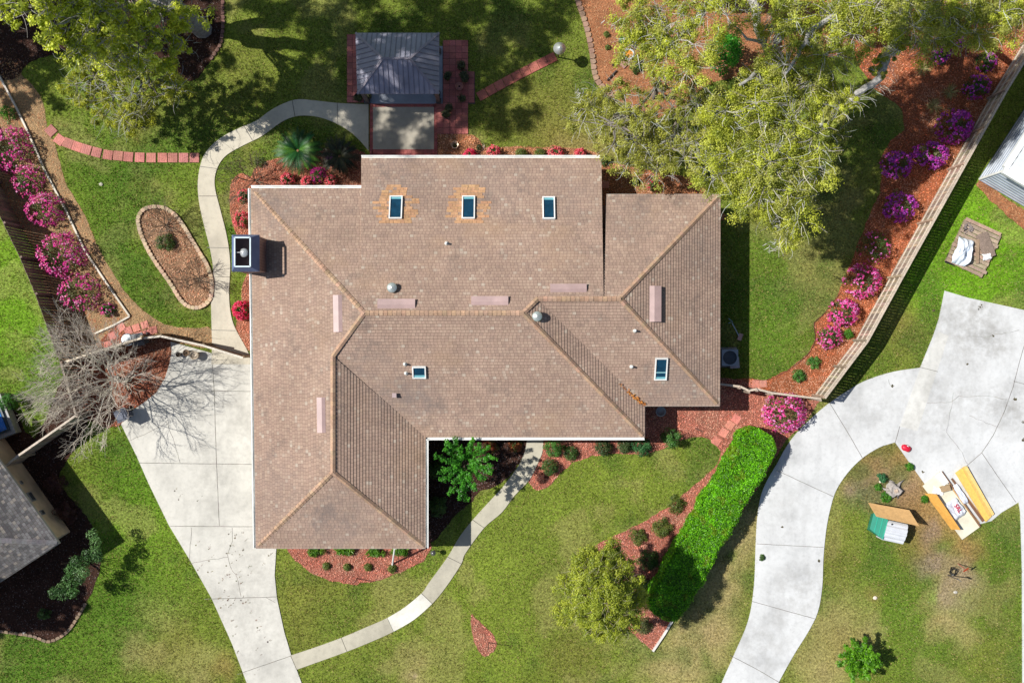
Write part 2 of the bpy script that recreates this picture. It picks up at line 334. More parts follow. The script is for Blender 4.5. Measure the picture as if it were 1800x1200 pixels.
BEDS = [  # polygon, colour, chip colour list
 ('west', [(440, 310), (448, 297), (470, 283), (500, 277), (570, 262), (610, 258), (652, 280), (652, 345), (470, 345), (470, 625), (437, 615), (415, 575), (423, 540), (427, 500), (440, 470), (438, 440), (412, 405), (403, 350), (408, 318), (425, 305)], lin(216, 142, 112)),
 ('rear', [(768, 236), (835, 240), (850, 258), (900, 258), (1000, 261), (1050, 268), (1070, 285), (1105, 290), (1150, 301), (1200, 309), (1234, 322), (1246, 345), (1264, 368), (1262, 390), (1040, 390), (1040, 330), (768, 330)], ORG),
 ('garage', [(497, 955), (520, 985), (545, 1005), (580, 1020), (620, 1027), (670, 1019), (710, 1003), (745, 985), (758, 962), (758, 930), (497, 930)], PINK),
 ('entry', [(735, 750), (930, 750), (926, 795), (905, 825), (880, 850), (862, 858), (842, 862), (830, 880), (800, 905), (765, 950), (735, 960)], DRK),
 ('front', [(955, 745), (953, 795), (945, 815), (928, 845), (942, 862), (962, 856), (985, 833), (1005, 813), (1040, 801), (1090, 797), (1130, 800), (1160, 790), (1200, 772), (1232, 766), (1250, 772), (1268, 795), (1262, 815), (1238, 838), (1210, 862), (1175, 890), (1140, 912), (1100, 932), (1060, 950), (1028, 970), (1015, 1010), (1045, 1060), (1085, 1090), (1108, 1108), (1128, 1126), (1147, 1143), (1178, 1095), (1250, 985), (1330, 860), (1380, 775), (1420, 735), (1440, 705), (1350, 690), (1320, 668), (1267, 664), (1225, 664), (1100, 700), (1100, 745)], PINK),
 ('fence', [(1300, 664), (1345, 668), (1385, 650), (1420, 622), (1433, 595), (1431, 568), (1450, 550), (1472, 520), (1492, 470), (1512, 420), (1527, 380), (1546, 340), (1551, 300), (1546, 282), (1562, 252), (1590, 228), (1585, 190), (1540, 160), (1505, 110), (1495, 50), (1490, -100), (1850, -100), (1795, 85), (1738, 175), (1668, 300), (1562, 490), (1502, 600), (1440, 700), (1352, 695)], RED),
 ('oak', [(1010, -100), (1015, 0), (1032, 45), (1042, 90), (1046, 130), (1062, 158), (1100, 188), (1150, 212), (1200, 190), (1240, 150), (1330, 125), (1420, 110), (1500, 90), (1495, -100)], ORG),
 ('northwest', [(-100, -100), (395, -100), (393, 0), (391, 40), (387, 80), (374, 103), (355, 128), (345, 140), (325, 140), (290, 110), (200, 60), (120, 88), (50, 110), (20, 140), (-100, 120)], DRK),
 ('straw', [(-100, 50), (28, 108), (38, 130), (58, 150), (75, 180), (85, 232), (98, 256), (108, 298), (120, 330), (150, 380), (175, 440), (205, 490), (235, 530), (270, 558), (300, 572), (340, 576), (371, 577), (372, 612), (300, 600), (270, 600), (130, 650), (105, 605), (66, 455), (37, 400), (0, 330), (-100, 130)], TAN),
 ('oval', [(272, 364), (253, 369), (244, 384), (246, 402), (253, 422), (264, 444), (277, 465), (290, 483), (303, 502), (317, 525), (330, 537), (345, 541), (360, 536), (370, 525), (373, 508), (372, 488), (364, 465), (352, 445), (338, 422), (325, 400), (310, 380), (292, 367)], BRN),
 ('leaf', [(830, 1079), (838, 1088), (850, 1098), (864, 1112), (872, 1128), (867, 1144), (853, 1153), (840, 1142), (832, 1120), (827, 1092)], PINK),
 ('corner', [(205, 570), (302, 597), (302, 620), (298, 640), (290, 665), (275, 690), (252, 708), (232, 722), (213, 747), (190, 752), (155, 738), (125, 650)], lin(186, 116, 88)),
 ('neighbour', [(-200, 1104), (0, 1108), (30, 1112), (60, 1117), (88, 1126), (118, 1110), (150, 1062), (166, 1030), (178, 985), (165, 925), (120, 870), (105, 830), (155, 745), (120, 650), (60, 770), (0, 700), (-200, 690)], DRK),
 ('siding', [(1722, 312), (1770, 350), (1900, 430), (1900, 470), (1800, 405), (1740, 352), (1716, 326)], ORG)]
BEDP = []
for nm, pl, c in BEDS:
    q = smooth_poly(pl, 3) if nm in ('oval', 'leaf', 'rear', 'west', 'straw', 'neighbour', 'northwest') else pl
    BEDP.append((nm, jitter(W2(q), .035 if nm != 'oval' else .01, .2), c))
PATIO = W2([(650, 183), (768, 183), (768, 290), (650, 290)])
PAV_SLAB = W2([(641, 82), (778, 82), (778, 183), (641, 183)])
SIDEPAV = W2([(778, 73), (822, 76), (822, 128), (835, 128), (835, 183), (822, 183), (822, 236), (768, 236), (768, 183), (778, 183)])
LEFTPAV = W2([(610, 64), (641, 64), (641, 181), (610, 181)])
PAVERS1 = [(90, 230), (105, 246), (120, 252), (136, 258), (152, 263), (170, 268), (190, 272.5), (208, 274), (226, 276), (246, 277), (266, 277.5), (286, 277.5), (304, 277.5), (323, 277.5), (342, 277.5)]
# ------------------------------------------------------------------ ground sheet with lawn colours
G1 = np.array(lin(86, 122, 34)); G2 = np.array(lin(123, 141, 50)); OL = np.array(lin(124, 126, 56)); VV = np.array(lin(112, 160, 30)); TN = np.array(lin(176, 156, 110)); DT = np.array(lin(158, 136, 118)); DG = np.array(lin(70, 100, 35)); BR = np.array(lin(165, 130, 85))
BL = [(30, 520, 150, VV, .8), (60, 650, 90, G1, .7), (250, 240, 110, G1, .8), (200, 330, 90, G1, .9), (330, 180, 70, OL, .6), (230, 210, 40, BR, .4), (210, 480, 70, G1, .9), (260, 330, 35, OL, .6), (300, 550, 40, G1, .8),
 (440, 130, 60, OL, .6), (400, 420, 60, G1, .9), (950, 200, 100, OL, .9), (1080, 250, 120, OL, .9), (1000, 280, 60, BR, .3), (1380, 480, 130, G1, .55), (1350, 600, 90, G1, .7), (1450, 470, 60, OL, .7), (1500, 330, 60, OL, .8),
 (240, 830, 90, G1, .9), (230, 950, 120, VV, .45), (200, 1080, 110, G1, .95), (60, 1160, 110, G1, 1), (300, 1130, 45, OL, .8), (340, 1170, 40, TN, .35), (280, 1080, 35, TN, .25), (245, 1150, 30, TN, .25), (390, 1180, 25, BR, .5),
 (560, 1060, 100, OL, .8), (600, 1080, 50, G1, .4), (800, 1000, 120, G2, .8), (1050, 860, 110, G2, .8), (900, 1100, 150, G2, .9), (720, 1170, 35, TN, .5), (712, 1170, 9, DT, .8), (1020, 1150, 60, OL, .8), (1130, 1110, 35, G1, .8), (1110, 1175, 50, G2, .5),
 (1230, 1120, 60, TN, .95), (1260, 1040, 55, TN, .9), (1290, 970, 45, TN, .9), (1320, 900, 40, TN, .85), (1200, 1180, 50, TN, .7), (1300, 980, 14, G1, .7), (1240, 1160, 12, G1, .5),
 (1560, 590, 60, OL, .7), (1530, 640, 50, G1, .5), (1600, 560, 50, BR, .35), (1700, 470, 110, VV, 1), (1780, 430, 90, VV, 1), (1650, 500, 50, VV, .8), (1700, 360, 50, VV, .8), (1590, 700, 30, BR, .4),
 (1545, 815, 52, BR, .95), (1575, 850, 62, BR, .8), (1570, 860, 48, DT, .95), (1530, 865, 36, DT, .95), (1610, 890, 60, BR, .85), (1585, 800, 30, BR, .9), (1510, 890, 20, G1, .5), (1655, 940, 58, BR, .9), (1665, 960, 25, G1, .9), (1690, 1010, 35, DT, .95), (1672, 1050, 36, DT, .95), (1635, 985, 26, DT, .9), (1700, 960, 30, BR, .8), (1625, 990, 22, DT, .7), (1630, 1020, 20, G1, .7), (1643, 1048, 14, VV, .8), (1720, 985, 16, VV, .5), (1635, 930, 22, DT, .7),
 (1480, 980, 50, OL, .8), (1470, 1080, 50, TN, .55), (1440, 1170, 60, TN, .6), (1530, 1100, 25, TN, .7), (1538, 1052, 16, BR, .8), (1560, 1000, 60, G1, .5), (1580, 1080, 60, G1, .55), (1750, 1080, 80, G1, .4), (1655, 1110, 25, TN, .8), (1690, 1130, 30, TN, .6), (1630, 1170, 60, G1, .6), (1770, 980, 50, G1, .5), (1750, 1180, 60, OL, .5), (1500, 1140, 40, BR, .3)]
def lawncol(X, Y):
    px = X*FP/HC+900; py = 600-Y*FP/HC
    c = np.zeros(X.shape+(3,)); c[...] = G2*.55+OL*.25+G1*.2
    wx = (fbm(X, Y, 1.8, 50)-.5)*70; wy = (fbm(X, Y, 1.8, 60)-.5)*70
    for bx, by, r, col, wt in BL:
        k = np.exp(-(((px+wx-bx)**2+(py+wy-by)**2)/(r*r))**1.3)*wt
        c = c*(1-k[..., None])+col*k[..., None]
    f = fbm(X, Y, 2.2, 3, 5); g = fbm(X, Y, .55, 9, 3)
    c = c*((.66+.5*f+.22*g)*.88)[..., None]
    t = np.clip((fbm(X, Y, 3.1, 21, 4)-.56)*4, 0, .28)[..., None]; c = c*(1-t)+(TN*.85)*t
    t = np.clip((fbm(X, Y, 2.6, 31, 4)-.56)*4, 0, .55)[..., None]; c = c*(1-t)+(DG*1.05)*t
    # mown stripes of the lawn behind the far neighbour's fence
    z = np.clip(1-np.hypot(px-1740, (py-430))/110, 0, 1)**.3; s = np.sin(((px-1740)*.5+(py-430)*.86)*.42)
    c = c*(1+.16*(z*np.where(np.hypot(px-1740, py-430) < 110, s, 0)))[..., None]
    return c
ax = np.concatenate([[-700, -300, -120, -60, -40], np.arange(-30, 30.01, .2), [40, 60, 120, 300, 700]])
ay = np.concatenate([[-700, -300, -120, -50, -30], np.arange(-21, 21.01, .2), [30, 50, 120, 300, 700]])
GX, GY = np.meshgrid(ax, ay, indexing='ij'); nx, ny = GX.shape
idx = np.arange(nx*ny).reshape(nx, ny)
Fg = np.stack([idx[:-1, :-1], idx[1:, :-1], idx[1:, 1:], idx[:-1, 1:]], -1).reshape(-1, 4)
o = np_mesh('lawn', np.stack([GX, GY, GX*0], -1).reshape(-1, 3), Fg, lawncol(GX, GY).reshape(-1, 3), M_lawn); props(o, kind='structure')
# concrete
CC = lin(203, 200, 191); CG = lin(205, 206, 206)
def slab(name, poly, z1, col, mat=M_conc):
    mb = MB(); mb.prism(poly, -.15, z1, col); o = mb.build(name, mat); props(o, kind='structure'); return o
def ribbon(mb, pts, wd, z, col, jit=0):
    pts = [P(*p) for p in pts]
    if jit:
        q = []
        for a, b in zip(pts[:-1], pts[1:]):
            k = max(1, int((b-a).length/.2))
            for i in range(k): q.append(a.lerp(b, i/k)+Vector((random.uniform(-jit, jit), random.uniform(-jit, jit), 0)))
        pts = q+[pts[-1]]
    for a, b in zip(pts[:-1], pts[1:]):
        d = (b-a).normalized()*wd*.3; mb.beam(a-d+Vector((0, 0, z)), b+d+Vector((0, 0, z+.0005*random.random())), wd, .004, var(col, .3))
drv = slab('driveway', DRV, .04, CC)
jb = MB(); JC = (.17, .155, .135)
for pl in ([(373, 625), (377, 690), (381, 815), (386, 923)], [(372, 687), (478, 688)], [(243, 813), (478, 816)], [(300, 924), (478, 925)], [(360, 1052), (486, 1048)], [(418, 1184), (510, 1152)]): ribbon(jb, pl, .024, .042, JC, .006)
for pl in ([(226, 775), (260, 760), (290, 745)], [(293, 740), (305, 770), (317, 812)], [(409, 927), (408, 950), (401, 975), (405, 995), (418, 1015), (424, 1047)], [(334, 990), (360, 984), (385, 982), (401, 978)], [(337, 927), (333, 985)], [(469, 1050), (484, 1058)], [(296, 624), (330, 640), (372, 648)], [(318, 638), (330, 622)]): ribbon(jb, pl, .018, .041, (.22, .2, .17), .03)
o = jb.build('driveway_joint', M_dark); o.parent = drv
wk = slab('garden_walkway', WALK, .045, lin(198, 190, 172))
jb = MB()
for pl in ([(351, 345), (384, 345)], [(364, 435), (402, 436)], [(372, 486), (404, 487)], [(372, 580), (414, 581)], [(428, 220), (444, 247)], [(514, 177), (519, 206)], [(593, 181), (594, 220)], [(352, 293), (383, 297)]): ribbon(jb, pl, .028, .047, JC)
o = jb.build('walkway_joint', M_dark); o.parent = wk
fw = slab('front_walkway', FWALK, .045, lin(186, 180, 162))
mb = MB(); q = W2(sm(FWL[9:12])+sm(FWR[11:14])[::-1]); mb.prism(q, .04, .05, lin(222, 219, 208)); o = mb.build('replaced_slab', M_conc); o.parent = fw
jb = MB()
for a, b in (((831, 913), (851, 927)), ((787, 978), (811, 990)), ((741, 1042), (760, 1060)), ((681, 1085), (692, 1109)), ((600, 1120), (610, 1144)), ((511, 1151), (522, 1176))): ribbon(jb, [a, b], .024, .05, JC)
o = jb.build('walkway_joint', M_dark); o.parent = fw
nd = slab('neighbour_driveway', ND, .04, CG)
mb = MB(); mb.prism(W2([(1649, 583), (1667, 590), (1612, 757), (1581, 749), (1617, 647)]), .03, .046, lin(212, 211, 206)); o = mb.build('pale_slab', M_conc); o.parent = nd
jb = MB()
for pl in ([(1458, 708), (1488, 757), (1515, 804)], [(1365, 826), (1464, 872)], [(1330, 955), (1447, 961)], [(1322, 1056), (1434, 1087)], [(1282, 1150), (1330, 1175), (1378, 1203)], [(1805, 590), (1798, 612), (1790, 640), (1780, 680), (1765, 722), (1745, 765), (1725, 795), (1700, 817), (1682, 832)], [(1725, 795), (1752, 835), (1785, 882)], [(1616, 645), (1648, 653)], [(1573, 777), (1581, 749)], [(1781, 670), (1830, 682)]): ribbon(jb, pl, .02, .048, JC, .005)
for pl in ([(1630, 708), (1670, 707), (1685, 696), (1740, 696), (1770, 702)], [(1675, 690), (1672, 710), (1668, 735), (1663, 757), (1672, 770), (1690, 795), (1700, 815)], [(1700, 590), (1730, 592), (1760, 586), (1790, 580)], [(1560, 667), (1568, 680)], [(1703, 730), (1740, 745), (1752, 750)]): ribbon(jb, pl, .016, .0475, (.3, .29, .27), .04)
o = jb.build('driveway_joint', M_dark); o.parent = nd
# dark stains on the neighbour's drive are real dirt: thin irregular patches
mb = MB()
for (x, y, r) in ((1783, 701, 3), (1797, 742, 4), (1797, 772, 3), (1722, 540, 5), (1568, 678, 3), (1745, 590, 2), (1700, 640, 2), (1440, 985, 2), (1622, 829, 3), (1375, 925, 2), (1640, 545, 2)):
    for k in range(7):
        a = random.uniform(0, 6.28); d = random.uniform(0, r); c = P(x+d*math.cos(a), y+d*math.sin(a), 0)
        mb.lathe((c.x, c.y, .048), [(random.uniform(.015, .05), .001), (.004, .003)], 6, var((.09, .075, .04), .4))
o = mb.build('dirt_speck', M_dark); o.parent = nd
# leaf and tyre marks on the home driveway
mb = MB()
for k in range(70):
    x = random.uniform(380, 480); y = random.uniform(935, 1190)
    if k % 3 == 0: x = random.uniform(300, 440); y = random.uniform(860, 1050)
    c = P(x, y)
    if not inpoly(np.array([c.x]), np.array([c.y]), DRV)[0]: continue
    a = R(35)+random.gauss(0, .35); L_ = random.uniform(.05, .45); d = Vector((math.cos(a), math.sin(a), 0)); q = c+Vector((0, 0, .0425))
    for j in range(random.randint(2, 5)):
        s_ = q+d*L_*random.random()+Vector((random.gauss(0, .02), random.gauss(0, .02), 0)); mb.beam(s_, s_+d*random.uniform(.02, .1), random.uniform(.008, .03), .002, var((.30, .26, .2), .4))
    mb.lathe((q.x, q.y, .0425), [(random.uniform(.02, .05), .001), (.004, .003)], 6, var((.2, .17, .13), .4))
o = mb.build('dirt_speck', M_dark); o.parent = drv
# patio
pt = slab('patio', PATIO, .05, lin(150, 80, 78), M_paver)
mb = MB(); mb.prism(W2([(655, 188), (763, 188), (763, 263), (655, 263)]), .04, .056, lin(176, 168, 152)); o = mb.build('patio_slab', M_conc); o.parent = pt
mb = MB()
for x, y, wx, wy in [(652.5, 184+i*5.6, 4.6, 5.2) for i in range(16)]+[(765.5, 184+i*5.6, 4.6, 5.2) for i in range(16)]+[(656+i*5.6, 185.5, 5.2, 4.4) for i in range(20)]+[(656+i*7, 266+j*7, 6.5, 6.5) for i in range(16) for j in range(3)]:
    c = P(x+1, y+1, 0); mb.box((c.x, c.y, .055), (wx*.02825, wy*.02825, .012), col=var(lin(165, 92, 86), .25))
o = mb.build('brick_border', M_paver); o.parent = pt
# brick pavers beside the pavilion
def paverfield(name, poly, step=9.2):
    mb = MB(); mb.prism(poly, -.1, .035, (.1, .07, .06)); xs = [p[0] for p in poly]; ys = [p[1] for p in poly]; s = step*.02825
    x = min(xs)+s/2
    while x < max(xs):
        y = min(ys)+s/2
        while y < max(ys):
            if inpoly(np.array([x]), np.array([y]), poly)[0]: mb.box((x, y, .045), (s*.95, s*.95, .02), col=var(lin(176, 104, 96), .2))
            y += s
        x += s
    o = mb.build(name, M_paver); props(o, kind='structure')
paverfield('paver_terrace', SIDEPAV, 11); paverfield('paver_strip', LEFTPAV, 10)
# mulch and straw beds
CH_V = []; CH_C = []; ST_V = []; ST_C = []
BEDNAME = {'west': 'side_mulch_bed', 'rear': 'rear_mulch_bed', 'garage': 'garage_mulch_bed', 'entry': 'entry_mulch_bed', 'front': 'front_mulch_bed', 'fence': 'fence_mulch_bed', 'oak': 'straw_ground', 'northwest': 'leaf_litter_ground', 'straw': 'pine_straw_bed', 'oval': 'oval_bed', 'leaf': 'small_mulch_bed', 'corner': 'corner_mulch_bed', 'neighbour': 'neighbour_mulch_bed', 'siding': 'siding_mulch_bed'}
SOLID = [DRV, WALK, FWALK, ND, HOUSE, NHOUSE, WHOUSE, PATIO, PAV_SLAB, SIDEPAV, LEFTPAV]
for i, (nm, pl, c) in enumerate(BEDP):
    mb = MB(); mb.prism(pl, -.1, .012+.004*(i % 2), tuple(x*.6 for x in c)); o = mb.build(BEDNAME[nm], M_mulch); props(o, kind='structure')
def scatter(poly, dens):
    xs = np.array([p[0] for p in poly]); ys = np.array([p[1] for p in poly])
    x0, x1, y0, y1 = max(xs.min(), -27), min(xs.max(), 27), max(ys.min(), -18), min(ys.max(), 18)
    n = int(max(0, (x1-x0)*(y1-y0))*dens); X = rng.uniform(x0, x1, n); Y = rng.uniform(y0, y1, n)
    k = inpoly(X, Y, poly)
    for s in SOLID: k &= ~inpoly(X, Y, s)
    return X[k], Y[k]
def rhombs(C, N, L, Wd, T=None):
    """one leaf-shaped quad per centre; returns verts, faces"""
    n = len(C); C = np.asarray(C); N = N/np.linalg.norm(N, axis=1, keepdims=True)
    if T is None: T = rng.normal(size=(n, 3))
    T = T-N*(T*N).sum(1, keepdims=True); T /= np.linalg.norm(T, axis=1, keepdims=True)+1e-9
    B = np.cross(N, T); L = np.broadcast_to(np.asarray(L, float).reshape(-1, 1), (n, 1)); Wd = np.broadcast_to(np.asarray(Wd, float).reshape(-1, 1), (n, 1))
    V = np.stack([C-T*L/2, C+B*Wd/2-T*L*.05, C+T*L/2-N*L*.12, C-B*Wd/2-T*L*.05], 1).reshape(-1, 3)
    return V, np.arange(4*n).reshape(n, 4)
def colmix(n, cols, amp=.25):
    cols = np.array(cols); c = cols[rng.integers(0, len(cols), n)]; return c*(1+rng.uniform(-amp, amp, (n, 1)))
V_all = []; C_all = []; SV = []; SC = []
for nm, pl, c in BEDP:
    if nm in ('straw', 'oak', 'siding'):
        X, Y = scatter(pl, 150); n = len(X); N = np.stack([rng.normal(0, .25, n), rng.normal(0, .25, n), np.ones(n)], 1)
        V, F = rhombs(np.stack([X, Y, rng.uniform(.015, .045, n)], 1), N, rng.uniform(.08, .2, n), rng.uniform(.012, .022, n))
        cs = colmix(n, [TAN, ORG, BRN, lin(222, 180, 130)] if nm == 'straw' else [ORG, lin(190, 110, 70), TAN, lin(215, 150, 105), BRN], .35)
        if nm == 'straw':
            left = Y < 0  # reddish brown bark under the azaleas left of the white edging
            px = X*FP/HC+900; py = 600-Y*FP/HC; lx = np.interp(py, [100, 135, 330, 440, 555], [0, 0, 88, 145, 230])
            k = px < lx; cs[k] = colmix(int(k.sum()), [BRN, lin(170, 95, 70), ORG], .4)
        SV.append(V); SC.append(np.repeat(cs, 4, 0)*1.0)
    else:
        d = 260 if nm not in ('northwest', 'neighbour') else 120
        X, Y = scatter(pl, d); n = len(X); N = np.stack([rng.normal(0, .45, n), rng.normal(0, .45, n), np.ones(n)], 1)
        V, F = rhombs(np.stack([X, Y, rng.uniform(.02, .06, n)], 1), N, rng.uniform(.05, .12, n), rng.uniform(.02, .05, n))
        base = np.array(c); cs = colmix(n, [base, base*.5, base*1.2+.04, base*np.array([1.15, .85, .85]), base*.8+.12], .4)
        ff = fbm(X, Y, 1.6, 91, 3)[:, None]; cs = cs*(.72+.55*ff); fade = np.clip((fbm(X, Y, 1.1, 95, 3)[:, None]-.52)*4, 0, .5)*(nm not in ('northwest', 'neighbour', 'entry')); cs = cs*(1-fade)+np.array(lin(206, 176, 150))*fade*(.6+.8*rng.random((n, 1)))+cs*0
        V_all.append(V); C_all.append(np.repeat(cs, 4, 0))
V = np.concatenate(V_all); o = np_mesh('bark_chips', V, np.arange(len(V)).reshape(-1, 4), np.clip(np.concatenate(C_all), 0, .9), M_needle)
props(o, 'red brown bark chips scattered over the mulch beds', 'mulch', kind='stuff')
V = np.concatenate(SV); o = np_mesh('pine_straw', V, np.arange(len(V)).reshape(-1, 4), np.clip(np.concatenate(SC), 0, .9), M_needle)
props(o, 'tan pine straw needles covering the west and north beds', 'pine straw', kind='stuff')
# grass blades
n = 260000; X = rng.uniform(-26.5, 26.5, n); Y = rng.uniform(-17.8, 17.8, n); k = np.ones(n, bool)
for s in SOLID: k &= ~inpoly(X, Y, s)
for nm, pl, c in BEDP: k &= ~inpoly(X, Y, pl)
X = X[k]; Y = Y[k]; n = len(X); lc = lawncol(X, Y)
lum = np.clip(1.2-lc[:, 0]*3.0, .25, 1)
k = rng.random(n) < lum; X = X[k]; Y = Y[k]; lc = lc[k]; n = len(X)
VV_ = []; CC_ = []
for b in range(3):
    a = rng.uniform(0, 6.283, n); lean = rng.uniform(.3, 1.2, n)*.06; hh = rng.uniform(.035, .095, n); wd = rng.uniform(.01, .022, n)
    bx = X+rng.normal(0, .045, n); by = Y+rng.normal(0, .045, n)
    p0 = np.stack([bx-np.sin(a)*wd, by+np.cos(a)*wd, np.full(n, .0)], 1); p1 = np.stack([bx+np.sin(a)*wd, by-np.cos(a)*wd, np.full(n, .0)], 1)
    p2 = np.stack([bx+np.cos(a)*lean, by+np.sin(a)*lean, hh], 1)
    VV_.append(np.stack([p0, p1, p2], 1).reshape(-1, 3))
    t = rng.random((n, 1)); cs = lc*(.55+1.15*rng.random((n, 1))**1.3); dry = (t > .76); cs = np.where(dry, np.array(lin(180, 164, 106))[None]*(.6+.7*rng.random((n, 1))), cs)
    CC_.append(np.repeat(cs, 3, 0))
V = np.concatenate(VV_); o = np_mesh('grass', V, np.arange(len(V)).reshape(-1, 3), np.concatenate(CC_), M_leaf, k=3)
props(o, 'short green and yellowing lawn grass around the house', 'grass', kind='stuff')
# ------------------------------------------------------------------ roofs
def fitplane(pts):
    A = np.array([[p[0], p[1], 1] for p in pts]); z = np.array([p[2] for p in pts]); return np.linalg.lstsq(A, z, rcond=None)[0]
class Roof:
    def __init__(s, pix):
        s.pts = [P(*p) for p in pix]; s.a, s.b, s.c = fitplane(s.pts)
        g = Vector((s.a, s.b, 0)); s.up2 = g.normalized(); s.v = Vector((s.up2.x, s.up2.y, g.length)).normalized()
        s.u = Vector((-s.up2.y, s.up2.x, 0))*-1; s.n = s.u.cross(s.v)
        if s.n.z < 0: s.u = -s.u; s.n = s.u.cross(s.v)
    def z(s, x, y): return s.a*x+s.b*y+s.c
    def at(s, px, py):
        z = 3.5
        for _ in range(20): q = P(px, py, z); z = s.z(q.x, q.y)
        return P(px, py, z)
    def M(s): return Matrix((s.u, s.v, s.n)).transposed()
def clip(poly, v0, v1):
    for lim, sg in ((v0, 1), (v1, -1)):
        out = []
        for i in range(len(poly)):
            a = poly[i]; b = poly[(i+1) % len(poly)]; da = (a[1]-lim)*sg; db = (b[1]-lim)*sg
            if da >= 0: out.append(a)
            if (da > 0 and db < 0) or (da < 0 and db > 0):
                t = da/(da-db); out.append((a[0]+(b[0]-a[0])*t, lim))
        poly = out
        if len(poly) < 3: return []
    return poly
def courses(roof, mat, parent, name='roof_slope', step=.145, lift=.026, over=.05):
    o = Vector((roof.pts[0].x, roof.pts[0].y, roof.z(roof.pts[0].x, roof.pts[0].y)))
    loc = [((p-o).dot(roof.u), (Vector((p.x, p.y, roof.z(p.x, p.y)))-o).dot(roof.v)) for p in roof.pts]
    vmin = min(l[1] for l in loc); vmax = max(l[1] for l in loc)
    vs = []; fs = []; uvs = []; off = WL[parent]
    k = 0; v = vmin
    while v < vmax-1e-4:
        q = clip(loc, v, min(v+step, vmax)); k += 1
        if len(q) >= 3:
            i0 = len(vs)
            for (u, vv) in q:
                h = lift*(1-(vv-v)/step); vs.append(o+roof.u*u+roof.v*vv+roof.n*h); uvs.append((u, (vv-vmin)*.9995+1e-4))
            fs.append(tuple(range(i0, len(vs))))
            low = [p for p in q if abs(p[1]-v) < 1e-6]
            if len(low) >= 2:
                ua = min(p[0] for p in low); ub = max(p[0] for p in low); i0 = len(vs)
                for (u, h) in ((ua, -.03), (ub, -.03), (ub, lift), (ua, lift)): vs.append(o+roof.u*u+roof.v*v+roof.n*h); uvs.append((u, v-vmin+.14))
                fs.append((i0, i0+1, i0+2, i0+3))
        v += step
    me = bpy.data.meshes.new(name); me.from_pydata([tuple(x-off) for x in vs], [], fs)
    uvl = me.uv_layers.new(name='UVMap'); li = np.zeros(len(me.loops), dtype=np.int32); me.loops.foreach_get('vertex_index', li)
    uvl.data.foreach_set('uv', np.array(uvs, dtype=np.float32)[li].ravel()); me.update()
    return link_mesh(name, me, parent, mat)
def deck(mb, roof, thick, col): mb.prism([(p.x, p.y, roof.z(p.x, p.y)) for p in roof.pts], -thick, -.035, col)
def caps(mb, a, b, col, wd=.115):
    a = Vector(a); b = Vector(b); L = (b-a).length; d = (b-a)/L; k = int(L/.2); side = Vector((-d.y, d.x, 0)).normalized()
    for i in range(k):
        p = a+d*(L*i/k); q = a+d*(L*(i+1.15)/k); lo = Vector((0, 0, -.05)); c = var(col, .14)
        up0 = Vector((0, 0, .035)); up1 = Vector((0, 0, .055))
        vs = [p-side*wd+lo+up0*.2, p+up0, p+side*wd+lo+up0*.2, q-side*wd+lo+up1*.6, q+up1, q+side*wd+lo+up1*.6]
        mb.add(vs, [(0, 1, 4, 3), (1, 2, 5, 4), (3, 4, 5), (0, 2, 1)], c)
house = thing('house', 'large single-storey house with brown shingle hip roof in the middle', 'house', P(900, 600, 0))
E = 2.45
RF = dict(
 W=Roof([(441, 331, E), (640, 550, 4.88), (585, 625, 4.2), (585, 830, 4.15), (450, 963, E)]),
 NW=Roof([(441, 331, E), (635.5, 331, E), (635.5, 550, 4.88), (640, 550, 4.88)]),
 N=Roof([(635, 278, 2.08), (1057, 278, 2.08), (1061, 525, 4.66), (945, 525, 4.66), (920, 550, 4.88), (635, 550, 4.88)]),
 NE=Roof([(1061, 525, 4.6), (1090, 525, 4.6), (1266, 342, E), (1066, 342, E)]),
 E=Roof([(1266, 342, E), (1090, 525, 4.6), (1265, 713, E)]),
 SE=Roof([(945, 525, 4.6), (1133, 713, E), (1265, 713, E), (1090, 525, 4.6)]),
 ST=Roof([(920, 550, 4.88), (945, 525, 4.6), (1133, 713, E), (1133, 768, E)]),
 S=Roof([(640, 550, 4.88), (585, 625, 4.1), (748, 768, E), (1133, 768, E), (920, 550, 4.88)]),
 WE=Roof([(585, 625, 4.15), (585, 830, 4.15), (748, 963, E), (748, 768, E)]),
 WS=Roof([(585, 830, 4.15), (450, 963, E), (748, 963, E)]))
dk = MB()
for k, r in RF.items():
    rr = courses(r, M_shingle, house, 'roof_slope')
    deck(dk, r, .4 if k in ('N',) else .22, (.55, .52, .48))
dk.build('roof_deck', M_paint, house)
cp = MB(); CAPC = lin(174, 143, 119)
for a, b in (((447, 337, 2.52), (640, 550, 4.93)), ((640, 550, 4.93), (585, 625, 4.2)), ((585, 625, 4.2), (585, 830, 4.2)), ((454, 959, 2.5), (585, 830, 4.2)), ((745, 960, 2.5), (585, 830, 4.2)), ((640, 550, 4.93), (920, 550, 4.93)), ((920, 550, 4.93), (945, 525, 4.7)), ((945, 525, 4.7), (1090, 525, 4.68)), ((1262, 346, 2.52), (1090, 525, 4.66)), ((1261, 709, 2.52), (1090, 525, 4.66)), ((1130, 765, 2.52), (920, 550, 4.93))):
    caps(cp, P(*a), P(*b), CAPC)
cp.build('ridge_caps', M_rough, house)
WHT = lin(232, 232, 228)
